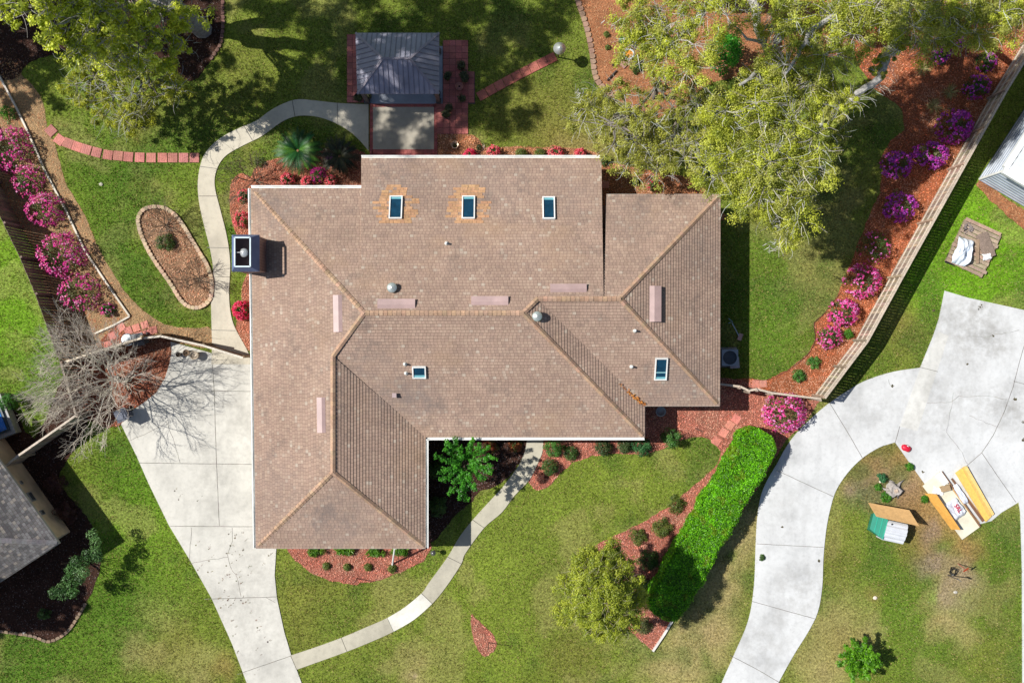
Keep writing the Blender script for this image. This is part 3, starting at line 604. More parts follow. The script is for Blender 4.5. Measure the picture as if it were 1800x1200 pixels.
def eave(a, b, name, out, z=None):
    mb = MB(); A = P(*a); B = P(*b); d = (B-A).normalized(); s = Vector((d.y, -d.x, 0))*out
    if name == 'gutter':
        for off, w_, h_, zz in ((.055, .11, .012, -.09), (.004, .012, .1, -.045), (.105, .012, .1, -.045)):
            mb.beam(A+s*off+Vector((0, 0, zz)), B+s*off+Vector((0, 0, zz)), w_, h_, WHT)
        mb.beam(A+s*.115+Vector((0, 0, .0)), B+s*.115+Vector((0, 0, 0)), .045, .018, WHT)
    else: mb.beam(A+s*.012+Vector((0, 0, -.1)), B+s*.012+Vector((0, 0, -.1)), .022, .2, lin(190, 186, 178))
    mb.build(name, M_paint, house)
eave((441, 331, E), (450, 963, E), 'gutter', 1); eave((635, 331, E), (441, 331, E), 'gutter', 1)
eave((1057, 278, 2.08), (635, 278, 2.08), 'gutter', 1); eave((748, 768, E), (1133, 768, E), 'gutter', 1); eave((748, 963, E), (748, 770, E), 'gutter', 1)
eave((1266, 342, E), (1066, 342, E), 'fascia', 1); eave((1265, 713, E), (1266, 342, E), 'fascia', 1); eave((1133, 713, E), (1265, 713, E), 'fascia', 1)
eave((450, 963, E), (748, 963, E), 'fascia', 1); eave((1133, 768, E), (1133, 713, E), 'fascia', 1)
# direction check: outward normal flips for clockwise loops
# walls
EAV = [tuple(P(*p))[:2] for p in ((441, 331, E), (635, 331, E), (635, 278, 2.08), (1057, 278, 2.08), (1060, 342, E), (1266, 342, E), (1265, 713, E), (1133, 713, E), (1133, 768, E), (748, 768, E), (748, 963, E), (450, 963, E))]
def inset(poly, d):
    n = len(poly); out = []
    for i in range(n):
        p0, p1, p2 = (Vector(poly[(i+k) % n]) for k in (-1, 0, 1)); a = (p1-p0).normalized(); b = (p2-p1).normalized()
        na = Vector((a.y, -a.x)); nb = Vector((b.y, -b.x)); m = (na+nb); m = m/(m.dot(na)); out.append(tuple(p1+m*d))
    return out
WALLP = inset(EAV, .48)
mb = MB(); mb.prism(WALLP, 0, 2.2, lin(178, 130, 105)); wl = mb.build('brick_wall', M_brick, house)
def on_wall(i, t, wdt, ht, zc, name, col, mat):
    a = Vector((*WALLP[i], 0)); b = Vector((*WALLP[(i+1) % len(WALLP)], 0)); d = (b-a).normalized(); c = a.lerp(b, t); nn = Vector((-d.y, d.x, 0)); M = Matrix((d, nn, Vector((0, 0, 1)))).transposed()
    mb = MB(); mb.box(c+nn*.03+Vector((0, 0, zc)), (wdt+.16, .08, ht+.16), col=WHT, M=M); f = mb.build(name, M_paint, house)
    mb = MB(); mb.box(c+nn*.06+Vector((0, 0, zc)), (wdt, .04, ht), col=col, M=M); g = mb.build('pane' if 'window' in name else 'panel', mat, house); g.parent = f
for i, t in ((9, .3), (9, .75), (10, .25), (10, .7), (5, .2), (5, .75), (7, .5), (0, .5), (2, .2), (2, .8), (4, .6), (8, .2), (8, .8)): on_wall(i, t, 1.1, 1.1, 1.4, 'window', (.03, .03, .04), M_win)
on_wall(11, .2, 4.8, 2.1, 1.08, 'garage_door', WHT, M_paint); on_wall(11, .47, 2.4, 2.1, 1.08, 'garage_door', WHT, M_paint); on_wall(8, .53, .95, 2.0, 1.05, 'front_door', lin(120, 60, 45), M_paint); on_wall(2, .5, 1.8, 2.0, 1.05, 'patio_door', (.03, .03, .04), M_win)
# skylights
def skylight(r, px, py, wpx, hpx, split=None):
    c = r.at(px, py); k = (HC-c.z)/FP; wd = wpx*k; hh = hpx*k/r.v.xy.length; M = r.M()
    mb = MB(); t = .055
    mb.box(c+r.n*.07-M@Vector((wd/2-t/2, 0, 0)), (t, hh, .14), col=WHT, M=M); mb.box(c+r.n*.07+M@Vector((wd/2-t/2, 0, 0)), (t, hh, .14), col=WHT, M=M)
    mb.box(c+r.n*.068-M@Vector((0, hh/2-t/2, 0)), (wd-2*t, t, .136), col=WHT, M=M); mb.box(c+r.n*.068+M@Vector((0, hh/2-t/2, 0)), (wd-2*t, t, .136), col=WHT, M=M)
    if split is not None: mb.box(c+r.n*.1+M@Vector((0, hh*split, 0)), (wd-2*t, .03, .06), col=lin(150, 200, 205), M=M)
    f = mb.build('skylight', M_paint, house)
    mb = MB(); mb.box(c+r.n*.06, (wd-2*t, hh-2*t, .05), M=M); g = mb.build('pane', M_glass, house); g.parent = f
    mb = MB(); mb.box(c+r.n*.09-M@Vector((0, hh/2-t-.055, 0)), (wd-2*t, .1, .02), col=lin(110, 170, 180), M=M); g = mb.build('pale_strip', M_plastic, house); g.parent = f  # pale strip along the lower edge of the pane
skylight(RF['N'], 696, 366, 23, 42); skylight(RF['N'], 823.5, 366, 23, 42); skylight(RF['N'], 964.5, 367, 22, 41)
skylight(RF['S'], 737, 653, 24, 21); skylight(RF['SE'], 1161.5, 647, 22, 39, -.15)
# tan replacement shingles round two skylights
mb = MB(); r = RF['N']
for (sx_, sy_) in ((696, 366), (823.5, 366)):
    c0 = r.at(sx_, sy_)
    for i in range(-8, 6):
        lim = (1.15-abs(i)*.06)*random.uniform(.5, 1.1); e1 = random.uniform(.6, 1)*lim; 
        x = -lim
        while x < e1:
            w_ = random.choice((.17, .34)); 
            if not (abs(x+w_/2) < .34 and -4 < i < 4) and random.random() < .93:
                p = c0+r.u*(x+w_/2)+r.v*(i*.145); mb.box(p+r.n*.024, (w_*.95, .132, .012), col=var(lin(184, 142, 106), .14), M=r.M())
            x += w_
mb.build('replaced_shingles', M_rough, house)
# slant-back vents near the ridge
def vent(r, px, py, lpx, wpx, hi=.16):
    c = r.at(px, py); k = (HC-c.z)/FP; L = lpx*k; Wd = wpx*k/r.v.xy.length; u, v, nn = r.u, r.v, r.n; mb = MB(); cc = lin(176, 150, 146)
    q = [c+u*L/2*a+v*Wd/2*b+nn*h for (a, b, h) in ((-1, -1, -.03), (1, -1, -.03), (1, 1, -.03), (-1, 1, -.03), (-1, -1, hi), (1, -1, hi), (1, .3, hi*.75), (-1, .3, hi*.75), (1, 1, .02), (-1, 1, .02))]
    mb.add(q, [(4, 5, 6, 7), (7, 6, 8, 9), (0, 1, 5, 4), (2, 3, 9, 8), (0, 4, 7, 9, 3), (1, 2, 8, 6, 5), (0, 3, 2, 1)], cc); mb.build('roof_vent', M_paint, house)
vent(RF['N'], 697, 535, 66, 15); vent(RF['N'], 861, 529.5, 65, 14); vent(RF['N'], 999, 507.5, 64, 13); vent(RF['W'], 595.5, 551, 65, 14); vent(RF['W'], 566.5, 729, 62, 13); vent(RF['E'], 1150, 534, 63, 18, .2)
def turbine(r, px, py):
    c = r.at(px, py); mb = MB(); cc = lin(205, 212, 205)
    mb.lathe(c, [(.16, -.1), (.16, .12), (.13, .14)], 18, cc); mb.build('vent_collar', M_metal, house)
    mb = MB(); mb.lathe(c+Vector((0, 0, .13)), [(.14, 0), (.225, .05), (.23, .12), (.2, .13), (.16, .19), (.13, .195), (.07, .24), (.001, .25)], 22, cc); mb.build('vent_cap', M_metal, house, True)
turbine(RF['N'], 690, 506); turbine(RF['ST'], 944, 556)
for k, px, py in (('N', 785, 428), ('S', 712, 639.5), ('S', 714, 655.5), ('SE', 1116, 581), ('SE', 1110, 644)):
    c = RF[k].at(px, py); mb = MB(); mb.tube([c-Vector((0, 0, .1)), c+Vector((0, 0, .28))], .05, 10, WHT); mb.lathe(c+Vector((0, 0, .0)), [(.11, -.06), (.1, .03), (.055, .08)], 12, lin(200, 198, 190)); mb.build('vent_pipe', M_plastic, house, True)
c = RF['S'].at(694, 694); mb = MB(); mb.box(c+Vector((0, 0, .08)), (.16, .16, .26), col=lin(150, 130, 135)); mb.box(c+Vector((0, 0, .22)), (.2, .2, .03), col=lin(170, 150, 150)); mb.build('vent_hood', M_paint, house)
# chimney
mb = MB(); CB = lin(150, 118, 108); mb.prism([(-12.62, 3.22), (-11.5, 3.22), (-11.5, 4.78), (-12.62, 4.78)], 0, 4.2, CB)
for i in range(11): mb.box((-11.495, 3.3+i*.14, 3.6), (.012, .02, 1.2), col=lin(120, 92, 84))
ch = mb.build('chimney', M_siding, house)
mb = MB(); x0, x1, y0, y1 = -12.72, -11.46, 3.16, 4.84; a0, a1, b0, b1 = -12.45, -11.75, 3.36, 4.66; BLc = lin(96, 112, 150)
bot = [Vector((x0, y0, 4.28)), Vector((x1, y0, 4.28)), Vector((x1, y1, 4.28)), Vector((x0, y1, 4.28))]; top = [Vector((a0, b0, 4.8)), Vector((a1, b0, 4.8)), Vector((a1, b1, 4.8)), Vector((a0, b1, 4.8))]
mb.add(bot+top, [(i, (i+1) % 4, 4+(i+1) % 4, 4+i) for i in range(4)], BLc)
for (p, q) in ((top[0], top[1]), (top[1], top[2]), (top[2], top[3]), (top[3], top[0])): mb.beam(p, q, .06, .05, lin(205, 222, 228))
for i in range(4):
    mb.box((x0+.08 if i % 2 else x1-.08, y0+.08 if i < 2 else y1-.08, 4.25), (.08, .08, .12), col=BLc)
mb.box((-12.28, 4.0, 4.72), (.3, .02, .02), col=WHT)
g = mb.build('chimney_shroud', M_siding, house); g.parent = ch
mb = MB(); mb.tube([(-12.1, 4.0, 4.15), (-12.1, 4.0, 4.52)], .15, 14, lin(90, 95, 100)); mb.lathe((-12.1, 4.0, 4.56), [(.2, 0), (.15, .06), (.001, .12)], 18, lin(225, 228, 228)); g = mb.build('flue_cap', M_metal, house, True); g.parent = ch
# downspout at the garage corner
mb = MB(); mb.tube([P(696, 963, 2.3), P(694, 962, 2.0), P(690, 990, .12), P(689, 993, .08)], .045, 8, WHT); mb.build('downspout', M_paint, house)
# pavilion --------------------------------------------------------
pv = thing('pavilion', 'open garden pavilion with dark metal hip roof behind the house', 'pavilion', P(709, 133, 0))
mb = MB(); mb.prism(PAV_SLAB, -.1, .06, lin(150, 156, 168)); mb.build('floor_slab', M_conc, pv)
EZ = 2.35; RZ = 3.35
PR = [Roof([(625, 58, EZ), (673, 103, RZ), (720, 103, RZ), (772, 58, EZ)]), Roof([(625, 58, EZ), (628, 165, EZ), (673, 103, RZ)]), Roof([(772, 58, EZ), (720, 103, RZ), (772, 165, EZ)]), Roof([(628, 165, EZ), (772, 165, EZ), (720, 103, RZ), (673, 103, RZ)])]
MC = lin(150, 149, 164)
for r in PR:
    mb = MB(); mb.prism([(p.x, p.y, r.z(p.x, p.y)) for p in r.pts], -.06, 0, MC)
    o0 = r.pts[0]; L = [((p-o0).dot(r.u), (p-o0).dot(r.v)) for p in r.pts]; us = [l[0] for l in L]; u = min(us)+.12
    while u < max(us)-.05:
        vv = []
        for i in range(len(L)):
            a, b = L[i], L[(i+1) % len(L)]
            if (a[0]-u)*(b[0]-u) < 0: vv.append(a[1]+(b[1]-a[1])*(u-a[0])/(b[0]-a[0]))
        if len(vv) >= 2:
            A = o0+r.u*u+r.v*min(vv); B = o0+r.u*u+r.v*max(vv)
            if (B-A).length > .1: A.z = r.z(A.x, A.y); B.z = r.z(B.x, B.y); mb.beam(A+r.n*.018, B+r.n*.018, .02, .03, lin(128, 124, 136), up=r.n)
        u += .235
    mb.build('metal_roof', M_metalroof, pv)
mb = MB()
for a, b in (((625, 58, EZ+.03), (673, 103, RZ+.03)), ((772, 58, EZ+.03), (720, 103, RZ+.03)), ((628, 165, EZ+.03), (673, 103, RZ+.03)), ((772, 165, EZ+.03), (720, 103, RZ+.03)), ((673, 103, RZ+.03), (720, 103, RZ+.03))): mb.beam(P(*a), P(*b), .1, .04, lin(150, 142, 150))
mb.build('ridge_trim', M_metalroof, pv)
mb = MB()
cs = [P(632, 66, EZ), P(765, 66, EZ), P(765, 158, EZ), P(634, 158, EZ)]
for i in range(4): mb.beam(cs[i]+Vector((0, 0, -.2)), cs[(i+1) % 4]+Vector((0, 0, -.2)), .14, .2, lin(150, 140, 135))
mb.build('roof_beam', M_paint, pv)
for c in cs: mb = MB(); mb.box((c.x, c.y, 1.15), (.16, .16, 2.1), col=lin(120, 105, 98)); mb.box((c.x, c.y, .11), (.26, .26, .1), col=lin(100, 90, 85)); mb.build('post', M_paint, pv)
# neighbour's grey roofed house (lower left) ----------------------
nh = thing('house', 'tan-walled house with grey shingle roof at the lower left edge', 'house', P(20, 900, 0))
def quadroof(pix, mat, parent): r = Roof(pix); courses(r, mat, parent); return r
ridge = [(-190, 880, 4.6), (-70, 935, 4.6)]
c0 = (104, 955, 2.6); c1 = (-60, 728, 2.6); c2 = (-95, 1085, 2.6)
r1 = quadroof([c1, (-190, 820, 4.9), (-95, 945, 4.9), c0], M_shingle_g, nh)
r2 = quadroof([c0, (-95, 945, 4.9), (-260, 1045, 4.9), c2], M_shingle_g, nh)
mb = MB(); deck(mb, r1, .2, (.4, .38, .36)); deck(mb, r2, .2, (.4, .38, .36)); mb.build('roof_deck', M_paint, nh)
mb = MB(); caps(mb, P(100, 954, 2.66), P(-95, 945, 4.95), lin(150, 145, 145)); mb.build('ridge_caps', M_rough, nh)
mb = MB(); mb.prism([tuple(P(*p, 0))[:2] for p in ((-25, 722), (124, 934), (-60, 1052), (-210, 840))], 0, 2.5, lin(205, 180, 150))
mb.build('wall', M_siding, nh)
for (x, y, wd, ht, nm) in ((76, 866, .5, .4, 'window'), (95, 893, .25, .3, 'meter_box'), (59, 842, .18, .18, 'vent')):
    c = P(x, y, 0); d = (P(124, 934, 0)-P(-25, 722, 0)).normalized(); M = Matrix((d, Vector((-d.y, d.x, 0)), Vector((0, 0, 1)))).transposed()
    mb = MB(); mb.box(c+Vector((0, 0, 1.3)), (wd, .14, ht), col=lin(170, 175, 185), M=M); mb.box(c+Vector((0, 0, 1.3)), (wd*.8, .17, ht*.7), col=lin(90, 92, 100), M=M); mb.build(nm, M_metal, nh)
# white lap-sided house at the upper right -------------------------
wh = thing('house', 'white lap-sided house corner behind the fence at the upper right', 'house', P(1722, 315, 0))
A = P(1722, 315, 0); dS = (P(1800, 361, 0)-A).normalized(); dN = (P(1800, 196, 0)-A).normalized()
B = A+dS*12; Cc = A+dN*10; D = B+dN*10
mb = MB(); mb.prism([(A.x, A.y), (B.x, B.y), (D.x, D.y), (Cc.x, Cc.y)], 0, 2.75, lin(170, 176, 186)); mb.build('wall', M_siding, wh)
mb = MB()
for i in range(9):
    z = .06+i*.3; nS = Vector((dS.y, -dS.x, 0)); nN = Vector((-dN.y, dN.x, 0))
    for p, q, nn in ((A, B, nS), (A, Cc, nN)):
        s_ = 1 if (p+nn-D).length > (p-D).length else -1; nn = nn*s_
        mb.add([p+nn*.05+Vector((0, 0, z)), q+nn*.05+Vector((0, 0, z)), q+nn*.006+Vector((0, 0, z+.29)), p+nn*.006+Vector((0, 0, z+.29)), p+Vector((0, 0, z)), q+Vector((0, 0, z))], [(0, 1, 2, 3), (4, 5, 1, 0)], lin(222, 228, 236))
        mb.beam(p+nn*.055+Vector((0, 0, z)), q+nn*.055+Vector((0, 0, z)), .025, .035, lin(128, 140, 160))
mb.build('lap_siding', M_siding, wh)
mb = MB(); mb.box(A+Vector((0, 0, 1.38)), (.1, .1, 2.76), col=WHT)
e = .02; up = Vector((0, 0, 2.85))
mb.beam(A-dS*.15-dN*.15+up, B+up-dN*.15, .3, .2, lin(236, 238, 238)); mb.beam(A-dN*.0-dS*.15+up, Cc+up-dS*.15, .3, .196, lin(236, 238, 238)); mb.build('fascia', M_paint, wh)
mb = MB(); wf = A+dS*2.9
mb.box(wf+Vector((0, 0, 1.55))+Vector((dS.y, -dS.x, 0))*.03, (.9, .1, 1.0), rz=math.atan2(dS.y, dS.x), col=WHT); f = mb.build('window', M_paint, wh)
mb = MB(); mb.box(wf+Vector((0, 0, 1.55))+Vector((dS.y, -dS.x, 0))*.07, (.76, .06, .86), rz=math.atan2(dS.y, dS.x)); g = mb.build('pane', M_win, wh); g.parent = f
mb = MB()   # low slatted metal deck roof seen inside the fascia
for i in range(26):
    p = A+dS*.02+dN*(.0+i*.36)+Vector((0, 0, 2.86)); q = p+dS*9; t = Vector((0, 0, .0))
    mb.add([p, q, q+dN*.3+Vector((0, 0, .16)), p+dN*.3+Vector((0, 0, .16)), p-Vector((0, 0, .2)), q-Vector((0, 0, .2))], [(0, 1, 2, 3), (0, 4, 5, 1)], var(lin(226, 229, 232), .06))
mb.build('roof_panel', M_paint, wh)
# hot tub -----------------------------------------------------------
tb = thing('hot_tub', 'square blue hot tub with pale rim beside the grey roofed house', 'hot tub', P(-10, 740, 0))
c = P(-10, 738, 0); mb = MB(); mb.box((c.x, c.y, .3), (2.1, 2.1, .6), rz=R(22), col=lin(150, 150, 150))
mb.build('cabinet', M_paint, tb); mb = MB(); mb.box((c.x-.05, c.y+.05, .66), (1.8, 1.8, .12), rz=R(22), col=lin(40, 60, 70)); mb.build('rim', M_plastic, tb)
mb = MB(); mb.box((c.x-.05, c.y+.05, .7), (1.6, 1.6, .1), rz=R(22), col=(.1, .3, .8)); mb.build('water', M_pool, tb)
# ------------------------------------------------------------------ fences
def fence(base, top, label, name='wood_fence', rails=0, board=(.34, .29, .24), capcol=None, railcol=None, gap=.012, post_every=2.4, bw=.14):
    """base: photo px polyline at ground; rails: +1/-1 side of the rails, 0 none"""
    pts = [P(*p) for p in base]; root = thing(name, label, 'fence', pts[0])
    mb = MB(); rl = MB(); cpm = MB()
    for a, b in zip(pts[:-1], pts[1:]):
        d = (b-a); L = d.length; d.normalize(); nn = Vector((-d.y, d.x, 0)); k = max(1, int(L/(bw+gap)))
        for i in range(k):
            c = a+d*((i+.5)*L/k); h = top+random.uniform(-.02, .02); q = var(board, .35)
            M = Matrix((d, nn, Vector((0, 0, 1)))).transposed()
            mb.box(c+Vector((0, 0, h/2))+nn*random.uniform(-.004, .004), (bw, .02, h), col=q, M=M)
        for z in ((.3, .95, 1.6) if rails else ()):
            if z < top-.1: rl.beam(a+nn*.035*rails+Vector((0, 0, z)), b+nn*.035*rails+Vector((0, 0, z)), .045, .09, railcol or board)
        if capcol: cpm.beam(a+Vector((0, 0, top+.03)), b+Vector((0, 0, top+.03)), .1, .035, capcol)
        k = max(1, round(L/post_every))
        for i in range(k+1):
            if i == 0 and a is not pts[0]: continue
            c = a+d*(L*i/k)+nn*(.075*(rails or 1)); p = MB(); p.box((c.x, c.y, top/2+.02), (.1, .1, top+.04), rz=math.atan2(d.y, d.x), col=var(board, .2)); p.build('post', M_wood, root)
    mb.build('board_panel', M_wood, root)
    if rails: rl.build('rail', M_wood, root)
    if capcol: cpm.build('cap_rail', M_wood, root)
    return root
LG = lin(196, 180, 162)
fence([(1430, 696), (1468, 645), (1502, 600), (1562, 490), (1615, 395), (1668, 300), (1738, 175), (1795, 82), (1850, -5)], 1.8, 'tall weathered plank fence with three rails beside the azaleas on the right', rails=1, board=lin(172, 152, 132), capcol=LG, railcol=lin(205, 192, 176))
fence([(1428, 698), (1345, 688), (1318, 681)], 1.35, 'short grey plank fence running from the tall right fence to the garden gate', board=lin(170, 155, 138), capcol=LG)
fence([(1290, 677), (1240, 671)], 1.35, 'stub of grey plank fence against the east wall of the brown roofed house', board=lin(160, 146, 130), capcol=LG)
fence([(1318, 681), (1304, 684), (1290, 677)], 1.42, 'weathered wooden garden gate standing slightly ajar east of the brown roofed house', name='garden_gate', board=lin(165, 150, 134), capcol=LG, post_every=3)
fence([(-60, 190), (0, 322), (38, 400), (66, 458), (92, 520), (118, 592), (134, 636)], 1.8, 'long dark plank fence behind the pink azaleas on the left', board=lin(128, 110, 98), rails=0)
fence([(134, 636), (160, 725)], 1.7, 'plank fence under the bare grey tree closing off the left lawn', board=lin(130, 114, 100), capcol=lin(150, 138, 124))
fence([(160, 725), (132, 745), (60, 795), (36, 815)], 1.7, 'shaded plank fence meeting the tan wall of the grey roofed house', board=lin(150, 138, 124), capcol=lin(200, 186, 170))
fence([(136, 636), (200, 615), (270, 594)], 1.6, 'light topped plank fence beside the grey and black bins', board=lin(150, 128, 105), capcol=lin(215, 200, 178))
fence([(270, 594), (300, 591), (372, 607), (440, 628)], 1.35, 'plank fence across the garden walkway at the top of the driveway', board=lin(130, 105, 80), capcol=lin(215, 205, 190))
# ------------------------------------------------------------------ edgings
def edging(pts, name, label, wd, ht, col, mat=M_paint, cat='garden edging'):
    mb = MB(); q = [P(*p) for p in pts]
    for a, b in zip(q[:-1], q[1:]):
        L = (b-a).length; k = max(1, round(L/2.4))
        for i in range(k): mb.beam(a.lerp(b, i/k)+Vector((0, 0, ht/2)), a.lerp(b, (i+.995)/k)+Vector((0, 0, ht/2)), wd, ht, var(col, .08))
    return solo(mb, name, mat, label, cat, tuple(q[0]))
edging([(-30, 70), (0, 134), (30, 190), (52, 236), (80, 300), (118, 372), (150, 440), (190, 500), (229, 556)], 'timber_edging', 'long white painted timber edging in front of the pink azaleas', .085, .12, lin(206, 196, 180))
edging([(229, 556), (200, 572), (168, 586)], 'timber_edging', 'short white timber edging beside the pink paver landing', .085, .12, lin(206, 196, 180))
edging([(1181, 1090), (1166, 1115), (1147, 1143)], 'timber_edging', 'pale timber edging at the foot of the bright green hedge', .1, .14, lin(225, 222, 214))
def stones(pts, name, label, col, step=.24, sz=(.24, .17, .1), mat=M_rough, closed=False, cat='stone edging', inset_=0):
    q = [P(*p) for p in pts]; mb = MB(); N = len(q); acc = 0
    for i in range(N if closed else N-1):
        a = q[i]; b = q[(i+1) % N]; L = (b-a).length; d = (b-a).normalized()
        while acc < L:
            c = a+d*acc; M = Matrix.Rotation(math.atan2(d.y, d.x)+random.uniform(-.12, .12), 3, 'Z'); h = sz[2]*random.uniform(.85, 1.15); cc = var(col, .2)
            e = [(-.5, -.5), (.5, -.5), (.5, .2), (.3, .5), (-.3, .5), (-.5, .2)] if random.random() < 2 else []
            mb.prism([tuple((c+M@Vector((x*sz[0]*.96, y*sz[1], 0))).xy) for x, y in e], 0, h, cc)
            acc += step
        acc -= L
    return solo(mb, name, mat, label, cat, tuple(q[0]))
OV = smooth_poly([p for nm, p, c in BEDS if nm == 'oval'][0], 4)
stones(OV, 'stone_ring', 'scalloped tan stone ring around the oval bed on the left lawn', lin(190, 165, 138), .2, (.2, .19, .12), closed=True)
stones(smooth_poly([(1008, -30), (1015, 0), (1030, 45), (1040, 90), (1045, 128), (1052, 145), (1066, 160), (1085, 176)], 4, False), 'brick_edging', 'curved grey brown brick edging beside the cone topped post', lin(158, 128, 108), .27, (.26, .26, .09))
stones(smooth_poly([(-30, 1106), (0, 1108), (30, 1112), (60, 1117), (88, 1126), (118, 1110), (135, 1087), (150, 1062)], 3, False), 'stone_edging', 'low mossy stone edging around the bed at the lower left corner', lin(140, 118, 98), .24, (.22, .14, .1))
stones(smooth_poly([(393, -20), (392, 20), (393, 40), (389, 75), (380, 92), (368, 108)], 3, False), 'brick_edging', 'dark shaded brick edging beside the large oak at the upper left', lin(120, 88, 78), .24, (.22, .16, .1))
stones(smooth_poly([(1320, 664), (1345, 668), (1385, 650), (1420, 622), (1433, 595), (1431, 568), (1450, 550), (1472, 520)], 3, False), 'bed_edging', 'thin dark metal edging between the right lawn and the red mulch', lin(90, 50, 40), .3, (.3, .03, .05))
# stones at the lower left cul and by the oak on the right
def rock(px, py, s, label, col=lin(190, 185, 175)):
    c = P(px, py, 0); mb = MB(); bm = bmesh.new(); bmesh.ops.create_icosphere(bm, subdivisions=2, radius=s)
    for v in bm.verts: v.co = Vector((v.co.x*1.1, v.co.y*.9, v.co.z*.55))*(1+random.uniform(-.14, .14))+Vector((c.x, c.y, s*.3))
    mb.add([v.co.copy() for v in bm.verts], [tuple(v.index for v in f.verts) for f in bm.faces], col); bm.free()
    return solo(mb, 'rock', M_rough, label, 'rock', (c.x, c.y, 0))
rock(1679, 1040, .09, 'small pale stone on the bare dirt below the standing shovels'); rock(1538, 1050, .1, 'small whitish stone on the neighbour lawn beside the curved drive', lin(220, 205, 190)); rock(178, 324, .1, 'pale round stepping stone in the lawn above the oval bed', lin(170, 168, 150))
rock(42, 1113, .1, 'white stone on the edging at the lower left corner', lin(225, 215, 205)); rock(1547, 846, .06, 'white pebble beside the grey stump', lin(225, 220, 200))
# ------------------------------------------------------------------ pavers as individual things
def paver(px, py, rot, s, label, group, col=lin(196, 128, 118), hz=.045):
    c = P(px, py, 0); mb = MB(); b = s*.47; cc = var(col, .18)
    mb.box((c.x, c.y, hz-.02), (s, s, .04), rz=rot, col=cc)
    M = Matrix.Rotation(rot, 3, 'Z')
    for i in range(-2, 3): mb.box(Vector((c.x, c.y, hz+.003))+M@Vector((i*s*.19, 0, 0)), (s*.15, s*.94, .006), rz=rot, col=var(cc, .05))
    return solo(mb, 'paver', M_paver, label, 'paver', (c.x, c.y, 0), group)
ordn = ['first', 'second', 'third', 'fourth', 'fifth', 'sixth', 'seventh', 'eighth', 'ninth', 'tenth', 'eleventh', 'twelfth', 'thirteenth', 'fourteenth', 'fifteenth']
for i, (x, y) in enumerate(PAVERS1):
    x2, y2 = PAVERS1[min(i+1, 14)]; x1, y1 = PAVERS1[max(i-1, 0)]
    paver(x, y, -math.atan2(y2-y1, x2-x1), .47, 'square pink paver, %s from the fence end of the row leading to the garden walkway' % ordn[i], 'pink pavers crossing the left lawn')
q = smooth_poly([(848, 167), (880, 146), (920, 122), (969, 103)], 3, False); q = [(848+(969-848)*t, 167+(103-167)*t+6*math.sin(t*3.14)*-.2) for t in [i/8 for i in range(9)]]
for i, (x, y) in enumerate(q): paver(x, y, R(29-3*(i/8)), .46, 'red paver, %s from the terrace in the row leading to the cone topped post' % ordn[i], 'red pavers leading to the cone topped post', lin(186, 108, 94))
for i, (x, y) in enumerate(((1294, 736), (1283, 747), (1272, 760), (1259, 775))): paver(x, y, R(-32), .4, 'pink paver set in red mulch, %s down the slanting row toward the hedge' % ordn[i], 'pink pavers in the red mulch', lin(205, 130, 112))
for i, (x, y, r) in enumerate(((255, 571, 18), (240, 576, 18), (226, 581, 20), (259, 586, 18), (270, 580, 12), (245, 590, 18), (198, 590, 25), (190, 606, 10), (214, 575, 30))): paver(x, y, R(r), .36, 'pink paver at the bins, %s one from the top of the little landing' % ordn[i], 'pink pavers at the bins', lin(212, 138, 126))
for i, (x, y) in enumerate(((1328, 674), (1341, 674), (1064, 325), (1085, 297))): paver(x, y, R(0), .36, ('pink paver just left of its twin inside the garden gate', 'pink paver just right of its twin inside the garden gate', 'grey paver in the dark shade of the roof notch', 'pink square paver in the mulch beyond the roof notch')[i], None, lin(200, 135, 118))
# ------------------------------------------------------------------ plants
def cloud(root, name, centers, radii, nper, L, Wd, cols, mat, up=.7, flat=.8, amp=.25, shell=.6, parent=None):
    Cs = []; Ns = []; K = []
    cols = np.array(cols)
    for c, r in zip(centers, radii):
        m = max(3, int(nper*random.uniform(.75, 1.25))); d = rng.normal(size=(m, 3)); d /= np.linalg.norm(d, axis=1, keepdims=True); d[:, 2] *= flat
        rr = r*(shell+(1-shell)*rng.random((m, 1)))*(.82+.36*rng.random((m, 1)))
        Cs.append(np.array(c)+d*rr); nn = d+rng.normal(0, .45, (m, 3)); nn[:, 2] += up; Ns.append(nn)
        base = cols[rng.integers(0, len(cols))]; kk = (base*.6+cols[rng.integers(0, len(cols), m)]*.4)*(1+rng.uniform(-amp, amp, (m, 1))); K.append(kk)
    Cs = np.concatenate(Cs); Ns = np.concatenate(Ns); K = np.concatenate(K); n = len(Cs); Cs[:, 2] = np.maximum(Cs[:, 2], .02)
    V, F = rhombs(Cs, Ns, L*rng.uniform(.7, 1.3, n), Wd*rng.uniform(.7, 1.3, n))
    return np_mesh(name, V, F, np.clip(np.repeat(K, 4, 0), .002, .95), mat, parent or root)
def stems(root, c, h, r, n=6, col=(.1, .07, .05), rad=.015, name='stem'):
    mb = MB()
    for i in range(n):
        a = 6.283*i/n+random.random(); d = Vector((math.cos(a), math.sin(a), 0))*r*.5
        mb.tube([c, c+d*.4+Vector((0, 0, h*.4)), c+d+Vector((0, 0, h*.75))], [rad*1.3, rad, rad*.5], 5, col)
    return mb.build(name, M_bark, root)
def dome(c, rx, ry, h, k, sub):
    out = []
    for i in range(k):
        t = (i+.5)/k; ph = i*2.39996; z = t**.8; rr = math.sqrt(max(0, 1-z*z))
        out.append((c.x+math.cos(ph)*rr*(rx-sub*.7)*random.uniform(.8, 1.05), c.y+math.sin(ph)*rr*(ry-sub*.7)*random.uniform(.8, 1.05), max(sub*.7, z*(h-sub*.8)*random.uniform(.85, 1.05))))
    return out
